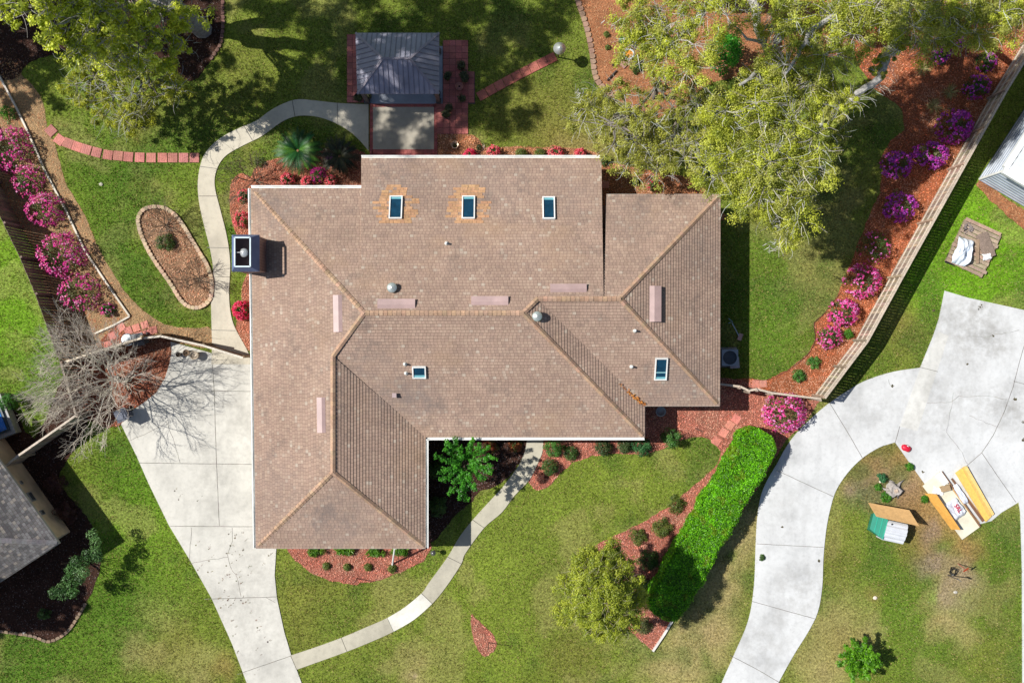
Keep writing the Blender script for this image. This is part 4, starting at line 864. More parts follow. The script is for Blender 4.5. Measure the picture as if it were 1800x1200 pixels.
def bush(px, py, rpx, h, label, leaf, n=1500, name='shrub', cat='shrub', group=None, fl=None, nfl=0, flsize=.075, ry=None, L=.07, Wd=.038, k=None, side=None, neat=False):
    c = P(px, py, h*.45); c.z = 0; r = rpx*.0275; ry_ = (ry or rpx)*.0275
    root = thing(name, label, cat, (c.x, c.y, 0), group); sub = max(.09, min(r, ry_)*(.32 if not neat else .3)); k = k or (22 if not neat else 30)
    cs = dome(c, r, ry_, h, k, sub)
    if not neat: cs = [(x_+random.gauss(0, r*.11), y_+random.gauss(0, ry_*.11), z_*random.uniform(.65, 1.15)) for x_, y_, z_ in cs]
    cloud(root, 'foliage', cs, [sub*random.uniform(.8, 1.2) for _ in cs], n/k, L, Wd, leaf, M_leaf, flat=.85)
    if neat is False: stems(root, c, h, r, 5)
    else: stems(root, c, h*.8, r*.6, 4)
    if nfl:
        m = nfl; ph = rng.uniform(0, 6.283, m); z = rng.uniform(.12, 1, m); rr = np.sqrt(1-z*z*.92)
        clmp = fbm(c.x+np.cos(ph)*rr*3, c.y+np.sin(ph)*rr*3, .55, 5, 2); kk = clmp+rng.normal(0, .06, m) > .47
        if side: kk = kk & ((np.cos(ph)*rr*side[0]+np.sin(ph)*rr*side[1]+z*.5) > side[2])
        ph, z, rr = ph[kk], z[kk], rr[kk]; m = len(ph); j = rng.uniform(.92, 1.1, m)
        C0 = np.stack([c.x+np.cos(ph)*rr*r*j, c.y+np.sin(ph)*rr*ry_*j, z*h*j+.03], 1); N0 = np.stack([np.cos(ph)*rr, np.sin(ph)*rr, z+.5], 1)
        C0 = np.repeat(C0, 3, 0)+rng.normal(0, .02, (m*3, 3)); N0 = np.repeat(N0, 3, 0)+rng.normal(0, .45, (m*3, 3))
        V, F = rhombs(C0, N0, flsize*rng.uniform(.7, 1.3, m*3), flsize*.75*rng.uniform(.7, 1.3, m*3))
        np_mesh('blossom', V, F, np.clip(np.repeat(np.repeat(colmix(m, fl, .25), 3, 0), 4, 0), 0, .9), M_petal, root)
    return root
GD = [lin(62, 98, 44), lin(82, 120, 54), lin(108, 132, 68), lin(50, 80, 36)]; GA = [lin(92, 108, 62), lin(116, 126, 76), lin(70, 88, 50), lin(140, 138, 94)]
GB = [lin(70, 130, 30), lin(96, 160, 40), lin(52, 100, 26)]; GO = [lin(104, 122, 54), lin(128, 138, 66), lin(80, 100, 44)]; GRN2 = [lin(76, 132, 50), lin(102, 158, 70), lin(56, 104, 42)]
MAG = [lin(226, 62, 158), lin(232, 104, 178), lin(206, 44, 138), lin(240, 156, 200), lin(160, 40, 100), lin(228, 120, 150)]; PK = [lin(232, 110, 185), lin(240, 150, 205), lin(220, 70, 150), lin(225, 60, 140)]; VIO = [lin(186, 74, 188), lin(150, 56, 164), lin(214, 110, 206), lin(216, 60, 176)]; COR = [lin(235, 100, 110), lin(240, 140, 140), lin(225, 70, 95)]; ROSE = [lin(225, 50, 95), lin(235, 90, 125), lin(205, 30, 70)]
AZL = 'azaleas along the left fence'; AZR = 'azaleas along the right fence'
AZ = [(20, 262, 34, 1.3, 'wide magenta azalea at the left photo edge, topmost by the white edging', MAG, 900, 42, AZL), (48, 318, 27, 1.1, 'magenta azalea with a blue green leafy patch on its lower left, second from the top', MAG, 500, 30, AZL),
 (77, 368, 33, 1.3, 'bright magenta azalea in the middle of the left fence row', MAG, 800, 30, AZL), (105, 447, 42, 1.6, 'largest and most flower covered azalea of the left fence row', MAG, 1300, 40, AZL), (138, 514, 36, 1.4, 'half bare magenta and cream azalea lowest in the left fence row', MAG, 550, 34, AZL),
 (188, 545, 13, .6, 'tiny pink azalea beside the lower end of the white edging', MAG, 90, 12, AZL), (1680, 221, 32, 1.4, 'dark violet azalea half in tree shade beside the right fence', VIO, 1000, 30, AZR), (1578, 289, 27, 1.0, 'round violet azalea left of its neighbour under the oak shade', VIO, 800, 25, AZR),
 (1636, 272, 33, 1.0, 'wide spreading violet azalea touching the right fence shade', VIO, 900, 24, AZR), (1584, 363, 29, 1.1, 'deep purple azalea between the oak shadow and the mostly green azalea', VIO, 800, 26, AZR), (1541, 433, 29, 1.1, 'mostly green azalea with only a few pink blossoms', PK, 110, 29, AZR),
 (1518, 494, 33, 1.1, 'pale pink azalea with green left side below the mostly green one', PK, 700, 31, AZR), (1484, 549, 27, 1.0, 'dense pink azalea, fifth up from the fence corner', PK, 800, 25, AZR), (1459, 592, 23, .8, 'small pink azalea beside a green seedling near the fence corner', PK, 420, 21, AZR),
 (1381, 726, 37, 1.5, 'big pink azalea outside the gate between the fence corner and the hedge', PK, 900, 35, None), (1675, 70, 22, 1.0, 'violet azalea under the oak limb at the upper right', VIO, 400, 20, AZR), (1718, 152, 24, 1.2, 'shaded violet azalea near the top end of the right fence', VIO, 260, 22, AZR), (1655, 97, 15, .8, 'smallest violet azalea under the oak at the upper right', VIO, 200, 14, AZR), (1735, 108, 18, .9, 'dark violet azalea against the top of the right fence', VIO, 150, 17, AZR)]
for (x, y, r, h, lab, cols, nf, ry, grp) in AZ:
    bush(x, y, r, h, lab, GA if nf > 300 else GD, int(900+r*28), 'azalea', 'azalea', grp, cols, int(nf*.85), ry=ry, flsize=.085)
bush(10, 199, 16, .7, 'small lime green shrub at the left photo edge above the azaleas', GB, 900, L=.06)
bush(36, 328, 11, .7, 'blue green seedling growing into the second left azalea', [lin(90, 150, 120), lin(70, 120, 90)], 300)
for x, y, r, h, lab, cols, nf in ((423, 385, 15, .8, 'coral pink azalea above the chimney beside the west wall', COR, 350), (427, 345, 12, .6, 'green and coral low shrub at the northwest roof corner', COR, 90), (425, 545, 17, .95, 'crimson azalea beside the garden walkway below the chimney', ROSE, 700), (436, 462, 9, .6, 'small coral shrub tucked just left of the chimney', COR, 80),
  (505, 316, 13, .7, 'coral azalea at the eave, leftmost under the sago palm', COR, 260), (540, 320, 11, .6, 'coral azalea at the eave directly under the sago palm', COR, 230), (582, 318, 11, .6, 'coral azalea at the eave right of the palm', COR, 230), (560, 308, 15, .9, 'deep plum pink azalea just south of the round purple shrub', [lin(170, 40, 110), lin(140, 35, 100)], 250),
  (868, 267, 12, .7, 'pale coral azalea behind the rear gutter, nearest the terrace', COR, 260), (826, 273, 12, .5, 'red azalea between the two wire plant rings', ROSE, 260), (977, 270, 14, .7, 'coral azalea right of the two round olive shrubs', COR, 320), (1020, 271, 11, .6, 'coral azalea furthest right behind the rear gutter', COR, 260), (1150, 325, 11, .6, 'red flecked shrub in the orange straw beside the roof notch', ROSE, 60),
  (1118, 318, 8, .5, 'little green shrub at the corner of the roof notch shadow', ROSE, 0), (1400, 636, 0, .6, '', PK, 0)):
    if r: bush(x, y, r, h, lab, GD, int(350+r*22), 'azalea' if nf > 100 else 'shrub', 'azalea' if nf > 100 else 'shrub', None, cols, nf, flsize=.07)
for x, y, r, h, lab, lf in ((916, 271, 13, .7, 'left of two round olive shrubs behind the rear gutter', GO), (949, 271, 13, .7, 'right of two round olive shrubs behind the rear gutter', GO), (1063, 282, 10, .6, 'dark green shrub beside the rear roof corner', GD), (1105, 262, 0, 0, '', GD),
  (973, 787, 19, 1.3, 'bright leafy shrub right of the front walkway at the eave', GRN2), (966, 822, 17, .9, 'clipped dark ball shrub lowest beside the front walkway', GD), (1003, 797, 15, .6, 'clipped shrub half in shade behind the dark ball', GD), (1061, 787, 17, .8, 'clipped olive ball shrub alone in the middle of the front bed', [lin(70, 92, 50), lin(84, 106, 60), lin(60, 80, 44)]), (1098, 785, 15, .7, 'clipped ball shrub left of the blue green shrub', [lin(74, 98, 56), lin(90, 112, 66)]), (1127, 786, 19, .9, 'broad blue green shrub under the roof corner', [lin(64, 120, 66), lin(86, 142, 84), lin(50, 96, 52)]), (1180, 773, 19, 1.4, 'tall light green shrub standing alone at the lawn edge', [lin(78, 128, 54), lin(104, 150, 74), lin(60, 104, 46)]),
  (1405, 661, 14, .5, 'yellow green low shrub nearer the gate in the right red bed', GRN2), (1431, 637, 13, .5, 'green low shrub higher up in the right red bed', GRN2), (1492, 587, 10, .5, 'bright green seedling beside the right fence', GB),
  (1190, 888, 17, .6, 'dull olive shrub topmost beside the hedge', GO), (1164, 929, 20, .7, 'dull olive shrub second beside the hedge', GO), (1122, 943, 17, .6, 'dull olive shrub at the lawn edge left of the hedge', GO), (1131, 1101, 16, .6, 'grey green shrub at the lower tip of the hedge bed', GA), (1142, 985, 20, .7, 'dark shaded shrub between the golden tree and the hedge', GD), (1130, 1030, 17, .7, 'dark shaded shrub close to the right side of the golden tree', GD),
  (573, 995, 8, .35, 'leftmost of the four small round shrubs in the garage bed', GO), (610, 997, 8, .35, 'second from left of the four small round shrubs in the garage bed', GO), (647, 997, 8, .35, 'third from left of the four small round shrubs in the garage bed', GO), (689, 1000, 9, .35, 'rightmost of the four small round shrubs in the garage bed, below the downspout', GO),
  (1094, 70, 7, .3, 'small green seedling in the orange straw, lowest of three', GRN2), (1066, 60, 6, .3, 'small green seedling in the orange straw, left of three', GO), (1068, 83, 5, .25, 'tiny olive seedling in the orange straw, beside the brick edging', GO), (1552, 840, 9, .45, 'leafy blue green sprout above the grey stump', [lin(50, 110, 70), lin(70, 130, 80)]), (1544, 856, 7, .3, 'yellow green sprout left of the grey stump', GB), (1559, 873, 11, .35, 'bright green sprout below the grey stump', GB), (1600, 820, 9, .35, 'green weed clump at the edge of the neighbour drive', GB), (1626, 877, 8, .3, 'green weed tuft between the stump and the leaning board', GB), (1340, 980, 6, .25, 'small green weed growing on the curved drive', GD),
  (12, 705, 16, 1.6, 'glossy green shrub beside the blue hot tub', GRN2), (75, 1080, 12, .7, 'small green shrub in the shaded bed at the lower left', GD), (290, 425, 18, .7, 'dark green shrub in the oval bed between the two bare saplings', GD), (1119, 118, 12, .5, 'dark green shrub beside the stone bird bath', GD),
  (95, 850, 20, 1.1, 'dark maroon shrub nearest the fence in the shaded bed by the tan wall', [lin(95, 60, 55), lin(80, 48, 48)]), (115, 900, 22, 1.1, 'dark maroon shrub in the shaded bed at the corner of the tan wall', [lin(95, 60, 55), lin(75, 45, 45)]), (770, 890, 20, .8, 'dark shrub in the shade of the garage wing wall', GD), (765, 825, 18, .9, 'dark shrub in the shaded corner by the green tree', GD), (952, 840, 12, .4, 'reddish bronze shrub at the tip of the front bed', [lin(120, 70, 60), lin(90, 60, 50)]), (862, 783, 14, .6, 'red leafed shrub under the eave left of the front walkway', [lin(190, 80, 60), lin(90, 110, 50)]), (905, 783, 14, .5, 'shrub with red tips under the eave beside the front walkway', [lin(180, 90, 60), lin(80, 120, 50)])):
    if r: bush(x, y, r, h, lab, lf, int(500+r*r*4.2), 'shrub', 'shrub', 'small round shrubs in the garage bed' if 'four small' in lab else None, neat='ball' in lab or 'round' in lab, L=.05+r*.0008, Wd=.028+r*.0003)
bush(582, 279, 12, .8, 'round purple leafed shrub right of the sago palm', [lin(110, 60, 120), lin(90, 50, 100), lin(130, 80, 135)], 1100, neat=True, L=.045)
bush(455, 284, 11, .5, 'greyish low shrub left of the sago palm', GA, 400)
# strappy clumps under the garage eave
for i, (x, lab) in enumerate(((557, 'leftmost lime green strappy clump under the garage eave'), (609, 'second strappy clump under the garage eave'), (661, 'third and widest strappy clump under the garage eave'), (700, 'rightmost strappy clump under the garage eave by the downspout'))):
    c = P(x, 968, 0); rt = thing('strappy_clump', lab, 'plant', (c.x, c.y, 0), 'strappy clumps under the garage eave'); cs = [(c.x+random.uniform(-.42, .42), c.y+random.uniform(-.12, .18), .2+random.random()*.15) for _ in range(11)]
    cloud(rt, 'leaves', cs, [.17]*11, 45, .24, .035, [lin(96, 150, 40), lin(70, 115, 32), lin(130, 170, 60)], M_leaf, up=.4)
# sago palms
def sago(px, py, R_, label, cols, h=.7, nf=44):
    c = P(px, py, h); c.z = 0; rt = thing('sago_palm', label, 'palm', (c.x, c.y, 0)); Vs = []; Cs = []
    for i in range(nf):
        a = i*2.39996+random.uniform(-.1, .1); el = R(12+62*(1-(i+.5)/nf)) if i else R(80); el = R(random.uniform(8, 35)+40*(i/nf)**2); Ln = R_*random.uniform(.85, 1.05); d = Vector((math.cos(a), math.sin(a), 0)); s = Vector((-d.y, d.x, 0)); cc = np.array(cols[i % len(cols)])*random.uniform(.7, 1.25)
        pts = []
        for t in np.linspace(0, 1, 16): pts.append(c+Vector((0, 0, h))+d*(Ln*(t*math.cos(el)*.55+t*.45))+Vector((0, 0, Ln*(math.sin(el)*t-.75*t*t*(.4+math.sin(el)*.6)))))
        for j in range(1, 16):
            p = pts[j]; fw_ = (pts[j]-pts[j-1]).normalized(); ll = .16*R_*math.sin(math.pi*min(1, .12+.85*j/15))+.03
            for sg in (-1, 1):
                for q in (0, .5):
                    p2 = p-(pts[j]-pts[j-1])*q; tip = p2+s*sg*ll*.6+fw_*ll*.8+Vector((0, 0, .05*ll)); w_ = fw_*.017
                    Vs += [p2-w_, p2+w_, tip+w_*.25, tip-w_*.25]; k = random.uniform(.8, 1.2); Cs += [cc*k]*4
    V = np.array([tuple(v) for v in Vs]); np_mesh('fronds', V, np.arange(len(V)).reshape(-1, 4), np.array(Cs), M_leaf, rt)
    mb = MB(); mb.lathe(c, [(.2, 0), (.22, h*.4), (.17, h*.9), (.05, h+.08)], 12, lin(120, 90, 60)); mb.build('trunk', M_bark, rt)
sago(524, 265, 1.3, 'big glossy green sago palm above the northwest roof corner', [lin(38, 88, 42), lin(50, 104, 50), lin(84, 136, 44), lin(28, 70, 36)])
sago(597, 275, 1.15, 'dark shaded sago palm between the big palm and the patio', [lin(60, 62, 40), lin(80, 78, 52), lin(44, 56, 34)], .5, 36)
# bright green young tree by the entry: radiating leafy arms
def armtree(px, py, z, R_, label, cols, name='tree', nb=17, dens=52, trunk=(.11, .07, .05), L=.11, Wd=.045, zb=None, arms=1.0):
    c = P(px, py, z); base = Vector((c.x, c.y, 0)); rt = thing(name, label, 'tree', tuple(base)); tb = MB(); cs = []; rs = []
    tb.tube([base, base+Vector((.04, .02, z*.4)), base+Vector((0, 0, z*.85))], [.06, .045, .03], 8, trunk)
    for i in range(nb):
        a = i*2.39996; ln = R_*random.uniform(.75, 1.08); d = Vector((math.cos(a), math.sin(a), 0)); s0 = base+Vector((0, 0, z*(.45+.3*random.random()))); rise = random.uniform(-.05, .5)*R_
        mid = s0+d*ln*.5+Vector((0, 0, rise*.9+.15)); end = base+d*ln+Vector((0, 0, z*.82+rise*.5)); tb.tube([s0, mid, end], [.022, .014, .006], 5, trunk)
        for t in np.linspace(.25, 1, 8):
            p = s0.lerp(mid, t*2) if t < .5 else mid.lerp(end, t*2-1)
            for q in range(2): cs.append(tuple(p+Vector((random.uniform(-.1, .1), random.uniform(-.1, .1), random.uniform(-.02, .14))))); rs.append(.13+.05*(1-t))
    tb.build('trunk', M_bark, rt)
    cloud(rt, 'foliage', cs, rs, dens/2, L, Wd, cols, M_leaf, up=.8, shell=.3); return rt
armtree(815, 822, 3.1, 1.42, 'bright green young tree with radiating leafy arms beside the front walkway', [lin(66, 140, 34), lin(92, 168, 46), lin(48, 108, 28)])
armtree(1514, 1163, 1.7, .95, 'small bright green tree near the bottom edge of the neighbour lawn', [lin(92, 150, 24), lin(120, 176, 36), lin(64, 112, 20)], nb=14, L=.12, Wd=.06)
c = P(1285, 75, 2.6); rt = thing('tree', 'vivid green evergreen under the grey oak limbs at the top', 'tree', (c.x, c.y, 0)); cs = dome(c, .95, .95, 3.0, 30, .3)
cloud(rt, 'foliage', cs, [.3]*30, 90, .12, .06, [lin(60, 140, 34), lin(84, 170, 46), lin(44, 108, 30)], M_leaf); stems(rt, Vector((c.x, c.y, 0)), 2.4, .6, 5, rad=.03, name='trunk')
# shaded loose shrub-tree by the grey roofed house
c = P(133, 995, 1.2); rt = thing('shrub', 'tall loose dark green shrub lit along its top in the lower left shade', 'shrub', (c.x, c.y, 0)); cs = []; rs = []
for (x, y) in ((158, 942), (165, 955), (163, 970), (168, 980), (150, 975), (135, 985), (140, 1000), (128, 1000), (150, 1005), (118, 1018), (125, 1030), (105, 1035), (112, 1044), (135, 1020), (98, 1040), (130, 1040), (145, 990)):
    q = P(x, y, 2.1); cs.append((q.x, q.y, random.uniform(1.8, 2.3))); rs.append(.3)
cloud(rt, 'foliage', cs, rs, 230, .085, .05, [lin(80, 120, 62), lin(110, 146, 88), lin(60, 92, 50)], M_leaf); stems(rt, Vector((c.x, c.y, 0)), 2.0, 1.2, 9, rad=.025)
# hedge
A = P(1334, 782, 1.45); B = P(1172, 1062, 1.45); d = Vector((B.x-A.x, B.y-A.y, 0)); Lh = d.length; d.normalize(); s = Vector((-d.y, d.x, 0)); hw = .92; hh = 1.5
hg = thing('hedge', 'long clipped bright green hedge between front lawn and curved drive', 'hedge', tuple(Vector((A.x, A.y, 0)).lerp(Vector((B.x, B.y, 0)), .5)))
n = 60000; Cs = []; Ns = []
t = rng.uniform(-hw*.75, Lh+hw*.75, n); m = rng.random(n)
wv = 1+.04*np.sin(t*2.1)+.03*np.sin(t*5.3+1); cap_ = np.where(t < 0, -t, np.where(t > Lh, t-Lh, 0)); W_ = hw*wv*np.sqrt(np.clip(1-(cap_/(hw*.8))**2, .02, 1))
top = m < .55; side_ = rng.choice([-1, 1], n); yy = np.where(top, rng.uniform(-1, 1, n)*W_, side_*W_); zz = np.where(top, hh, rng.uniform(.1, 1, n)*hh)
rnd = np.clip((np.abs(yy)/W_-.8)/.2, 0, 1); zz = np.where(top, zz-.16*rnd**2, zz); lump = .13*(fbm(t*1.0, yy*1.0+9, .55, 77, 3)-.5)*2
zz = zz+np.where(top, lump+rng.normal(0, .022, n), 0); yy = yy+np.where(top, 0, lump+rng.normal(0, .03, n))
A0 = np.array([A.x, A.y, 0]); C0 = A0+t[:, None]*np.array(d)+yy[:, None]*np.array(s)+zz[:, None]*np.array([0, 0, 1.])
N0 = np.where(top[:, None], np.array([[0, 0, 1.]]), side_[:, None]*np.array(s)[None]+np.array([[0, 0, .4]]))+rng.normal(0, .5, (n, 3))
V, F = rhombs(C0, N0, .085*rng.uniform(.7, 1.3, n), .05*rng.uniform(.7, 1.3, n)); hc = colmix(n, [lin(112, 184, 22), lin(92, 158, 18), lin(136, 204, 34), lin(58, 108, 16)], .35)
hc = hc*(.55+.85*fbm(t, yy+5, .7, 41, 3))[:, None]; k_ = fbm(t, yy+5, .35, 44, 2) > .7; hc[k_] = hc[k_]*.6+np.array(lin(150, 150, 40))*.3
np_mesh('foliage', V, F, np.repeat(hc, 4, 0), M_leaf, hg)
mb = MB()
for i in range(14):
    c = Vector((A.x, A.y, 0))+d*(Lh*(i+.5)/14); mb.tube([c, c+Vector((.03, .02, 1.1))], [.05, .03], 6, (.1, .07, .05))
mb.build('trunk', M_bark, hg)
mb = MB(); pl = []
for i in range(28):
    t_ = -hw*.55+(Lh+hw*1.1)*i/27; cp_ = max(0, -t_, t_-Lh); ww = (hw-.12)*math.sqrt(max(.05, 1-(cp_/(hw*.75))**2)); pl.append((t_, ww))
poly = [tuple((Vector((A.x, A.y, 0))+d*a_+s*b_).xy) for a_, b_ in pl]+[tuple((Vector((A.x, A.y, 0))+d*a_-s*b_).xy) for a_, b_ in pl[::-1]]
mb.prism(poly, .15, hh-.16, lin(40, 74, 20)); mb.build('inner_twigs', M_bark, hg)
# ------------------------------------------------------------------ larger trees
def limb(mb, a, b, r0, r1, col, wob=.25, seg=7, n=7):
    a = Vector(a); b = Vector(b); L = (b-a).length; pts = []; rr = []
    o = Vector((random.uniform(-1, 1), random.uniform(-1, 1), random.uniform(-.4, .4)))*L*wob*.5
    for i in range(seg+1):
        t = i/seg; pts.append(a.lerp(b, t)+o*math.sin(math.pi*t)+Vector((random.gauss(0, 1), random.gauss(0, 1), random.gauss(0, .6)))*L*.018*(0 if i in (0, seg) else 1)); rr.append(r0+(r1-r0)*t)
    mb.tube(pts, rr, n, col); return pts
def crown(rt, clumps, limbs, cols, sub=9, per=36, L=.12, Wd=.055, tw=7, barkcol=(.24, .22, .2), twigcol=(.36, .34, .32), moss=0, spread=.55, twl=1.0, flat=.55, high=None):
    """clumps: (pos, r). Every clump hangs on a branch from the nearest limb point; twigs and leaf sprays on it."""
    tb = MB(); pts = []
    for lp in limbs:
        q = [Vector(p[0]) for p in lp]; r = [p[1] for p in lp]
        for i in range(len(q)-1): pp = limb(tb, q[i], q[i+1], r[i], r[i+1], barkcol, .12, 6, 9); pts += pp
    tb.build('trunk', M_bark, rt)
    bb = MB(); cs = []; rs = []; mv = MB()
    for (c, r) in clumps:
        c = Vector(c); near = min(pts, key=lambda p: (p-c).length+max(0, p.z-c.z)*1.5); limb(bb, near, c, .05+.03*r, .016, var(barkcol, .2), .3, 6, 5)
        for i in range(sub):
            a = random.uniform(0, 6.283); d = Vector((math.cos(a), math.sin(a), 0))*r*math.sqrt(random.random())*1.05+Vector((0, 0, random.gauss(0, 1)*r*flat*.5)); e = c+d; cs.append(tuple(e)); rs.append(r*spread*random.uniform(.45, 1)*.8)
            if i % 2 == 0: limb(bb, c, e, .014, .006, var(barkcol, .2), .3, 3, 4)
        for i in range(tw):
            a = random.uniform(0, 6.283); p = c+Vector((math.cos(a), math.sin(a), 0))*r*random.uniform(0, .7)+Vector((0, 0, r*random.uniform(-.1, .5))); d = Vector((math.cos(a), math.sin(a), random.uniform(-.2, .5)))*twl*random.uniform(.35, 1)
            limb(mv, p, p+d, .012, .004, var(twigcol, .3), .5, 4, 3)
    bb.build('branches', M_bark, rt)
    if tw: mv.build('twigs', M_twig, rt)
    cloud(rt, 'foliage', cs, rs, per, L, Wd, cols, M_leaf, up=.8, shell=.15, flat=.6, amp=.35)
    if high: cloud(rt, 'upper_foliage', [tuple(p+Vector((random.gauss(0, r*.4), random.gauss(0, r*.4), random.gauss(0, .3)))) for p, r in high for _ in range(4)], [r*.85 for p, r in high for _ in range(4)], 170, .2, .13, cols, M_leaf, up=.8, shell=.1, flat=.6, amp=.35)
    if moss:
        ms = MB()
        for k in range(moss):
            c, r = random.choice(clumps); c = Vector(c); p0 = c+Vector((random.uniform(-r, r), random.uniform(-r, r), -.1))
            for j in range(16):
                p = p0+Vector((random.gauss(0, .16), random.gauss(0, .16), random.uniform(-.1, .1))); ms.tube([p, p+Vector((random.gauss(0, .05), random.gauss(0, .05), -.35)), p+Vector((random.gauss(0, .12), random.gauss(0, .12), -.9*random.uniform(.5, 1)))], [.018, .014, .004], 3, var((.55, .55, .52), .25), cap=False)
        props(ms.build('hanging_moss', M_twig, rt), kind='stuff')
YG = [lin(176, 182, 52), lin(194, 200, 64), lin(150, 160, 52), lin(206, 210, 88), lin(122, 136, 48)]
YG2 = YG+[lin(176, 174, 96), lin(160, 160, 84)]
YT = [lin(176, 176, 72), lin(156, 160, 64), lin(190, 190, 98), lin(134, 138, 58)]
def cl(lst, r=(.75, 1.15)): return [(P(x+random.uniform(-6, 6), y+random.uniform(-6, 6), z+random.uniform(-.5, .5)), random.uniform(*r)) for x, y, z in lst]
# right-hand oak with the long pale limb
g0 = Vector((15.5, 16.2, 0))
rt = thing('live_oak', 'big spreading oak with a long pale curved limb at the upper right', 'tree', tuple(g0))
limbs = [[(g0, .42), (P(1612, -40, 4.5), .34), (P(1590, 20, 6.6), .24), (P(1562, 92, 7.6), .18), (P(1546, 138, 7.9), .16), (P(1500, 168, 8.1), .13), (P(1440, 222, 8.4), .09), (P(1380, 250, 8.2), .05)],
 [(P(1590, 20, 6.0), .2), (P(1500, 10, 8), .14), (P(1420, 60, 9), .1), (P(1380, 130, 9), .06)], [(P(1612, -40, 4.5), .24), (P(1700, 0, 6.5), .16), (P(1790, 30, 7), .09)], [(P(1440, 222, 7.8), .07), (P(1400, 290, 7.5), .05), (P(1385, 350, 7.2), .03)], [(P(1500, 168, 7.3), .07), (P(1380, 185, 8.4), .05), (P(1310, 190, 8.6), .03)]]
lst = [(1460, 30, 8.5), (1500, 60, 8.5), (1540, 45, 8), (1585, 35, 7.5), (1625, 20, 8), (1660, 45, 7.5), (1702, 22, 7.5), (1745, 45, 7), (1790, 40, 7), (1475, 100, 8.5), (1440, 70, 8.8), (1430, 140, 8.5), (1560, 20, 8.5), (1670, 10, 8.3), (1780, 5, 7.6), (1480, 10, 9), (1520, 20, 9), (1610, 45, 8.6), (1640, 70, 8), (1690, 60, 8), (1720, 60, 7.8), (1650, 0, 9), (1600, 0, 9), (1545, 5, 9), (1755, 15, 8.4), (1700, 0, 9), (1450, 95, 8.8), 
 (1400, 180, 8.3), (1370, 150, 8.5), (1440, 205, 8), (1420, 250, 8), (1380, 230, 8.4), (1340, 215, 8.6), (1400, 290, 7.8), (1440, 270, 7.8), (1360, 280, 8), (1330, 255, 8.2), (1310, 300, 7.8), (1350, 325, 7.5), (1390, 335, 7.5), (1420, 315, 7.5), (1330, 350, 7.2), (1380, 300, 7.6), (1290, 270, 7.8), (1270, 310, 7.4), (1300, 335, 7.2), (1410, 350, 7), (1330, 185, 8.4), (1290, 235, 8), (1250, 285, 7.4), (1400, 385, 6.8), (1380, 405, 6.6), (1350, 375, 6.8), (1280, 200, 8.3), (1395, 210, 8.3), (1370, 360, 7.1), (1345, 300, 7.7), (1430, 300, 7.6)]
crown(rt, cl(lst, (.75, 1.15))+cl([(1475, 190, 8.4), (1455, 212, 8.4), (1498, 178, 8.2), (1525, 150, 8), (1548, 128, 8), (1560, 105, 7.8), (1436, 232, 8.2), (1470, 235, 7.8), (1575, 75, 7.6)], (.28, .5)), limbs, YG2, 18, 175, tw=12, moss=30, L=.085, Wd=.045, barkcol=(.44, .42, .39), twigcol=(.48, .46, .42), spread=.62)
# mossy oak whose upper crown stands beyond the top edge
g1 = Vector((10.2, 17.0, 0)); rt = thing('live_oak', 'tall mossy oak with thick grey trunk at the top edge right of centre', 'tree', tuple(g1))
limbs = [[(g1, .5), (g1+Vector((.2, .3, 4)), .42), (Vector((10.4, 16.6, 8)), .34), (Vector((10.6, 16.8, 13)), .2), (Vector((11, 16.5, 15.5)), .1)], [(g1+Vector((.2, .3, 4)), .25), (P(1330, 40, 7), .17), (P(1350, 100, 8.2), .1), (P(1300, 150, 8.6), .06)], [(g1+Vector((.2, .3, 4)), .22), (P(1200, 60, 7), .13), (P(1150, 100, 7.2), .07)]]
lst = [(1280, 25, 9), (1355, 25, 9.2), (1400, 35, 9.2), (1385, 80, 9), (1340, 140, 8.6), (1375, 115, 8.8), (1240, 30, 8.5), (1220, 75, 8), (1185, 35, 8), (1150, 60, 7.6), (1115, 30, 7.6), (1110, 75, 7.2), (1170, 100, 7.4), (1210, 115, 7.6), (1150, 20, 8), (1410, 110, 8.8)]
NEC = [(1560, 235), (1600, 245), (1690, 238), (1720, 245), (1765, 205), (1780, 240), (1750, 255), (1640, 245), (1795, 175), (1530, 215), (1490, 215), (1800, 215), (1730, 215)]
up = [(Vector((P(x, y).x-.795*19, P(x, y).y+.154*19, 19)), random.uniform(.7, 1.0)) for x, y in NEC]+[(Vector((x, y, z)), random.uniform(.9, 1.3)) for x, y, z in [(8, 17.5, 15), (9.5, 16.8, 15.5), (11, 17.2, 15), (10.2, 18.8, 16), (12, 18.8, 16), (7, 18.9, 14.5), (16.5, 18.4, 14)]]
crown(rt, cl(lst, (.75, 1.1)), limbs, YG2, 18, 175, tw=12, moss=44, high=up, L=.085, Wd=.045, barkcol=(.42, .4, .37), twigcol=(.48, .46, .42), spread=.62)
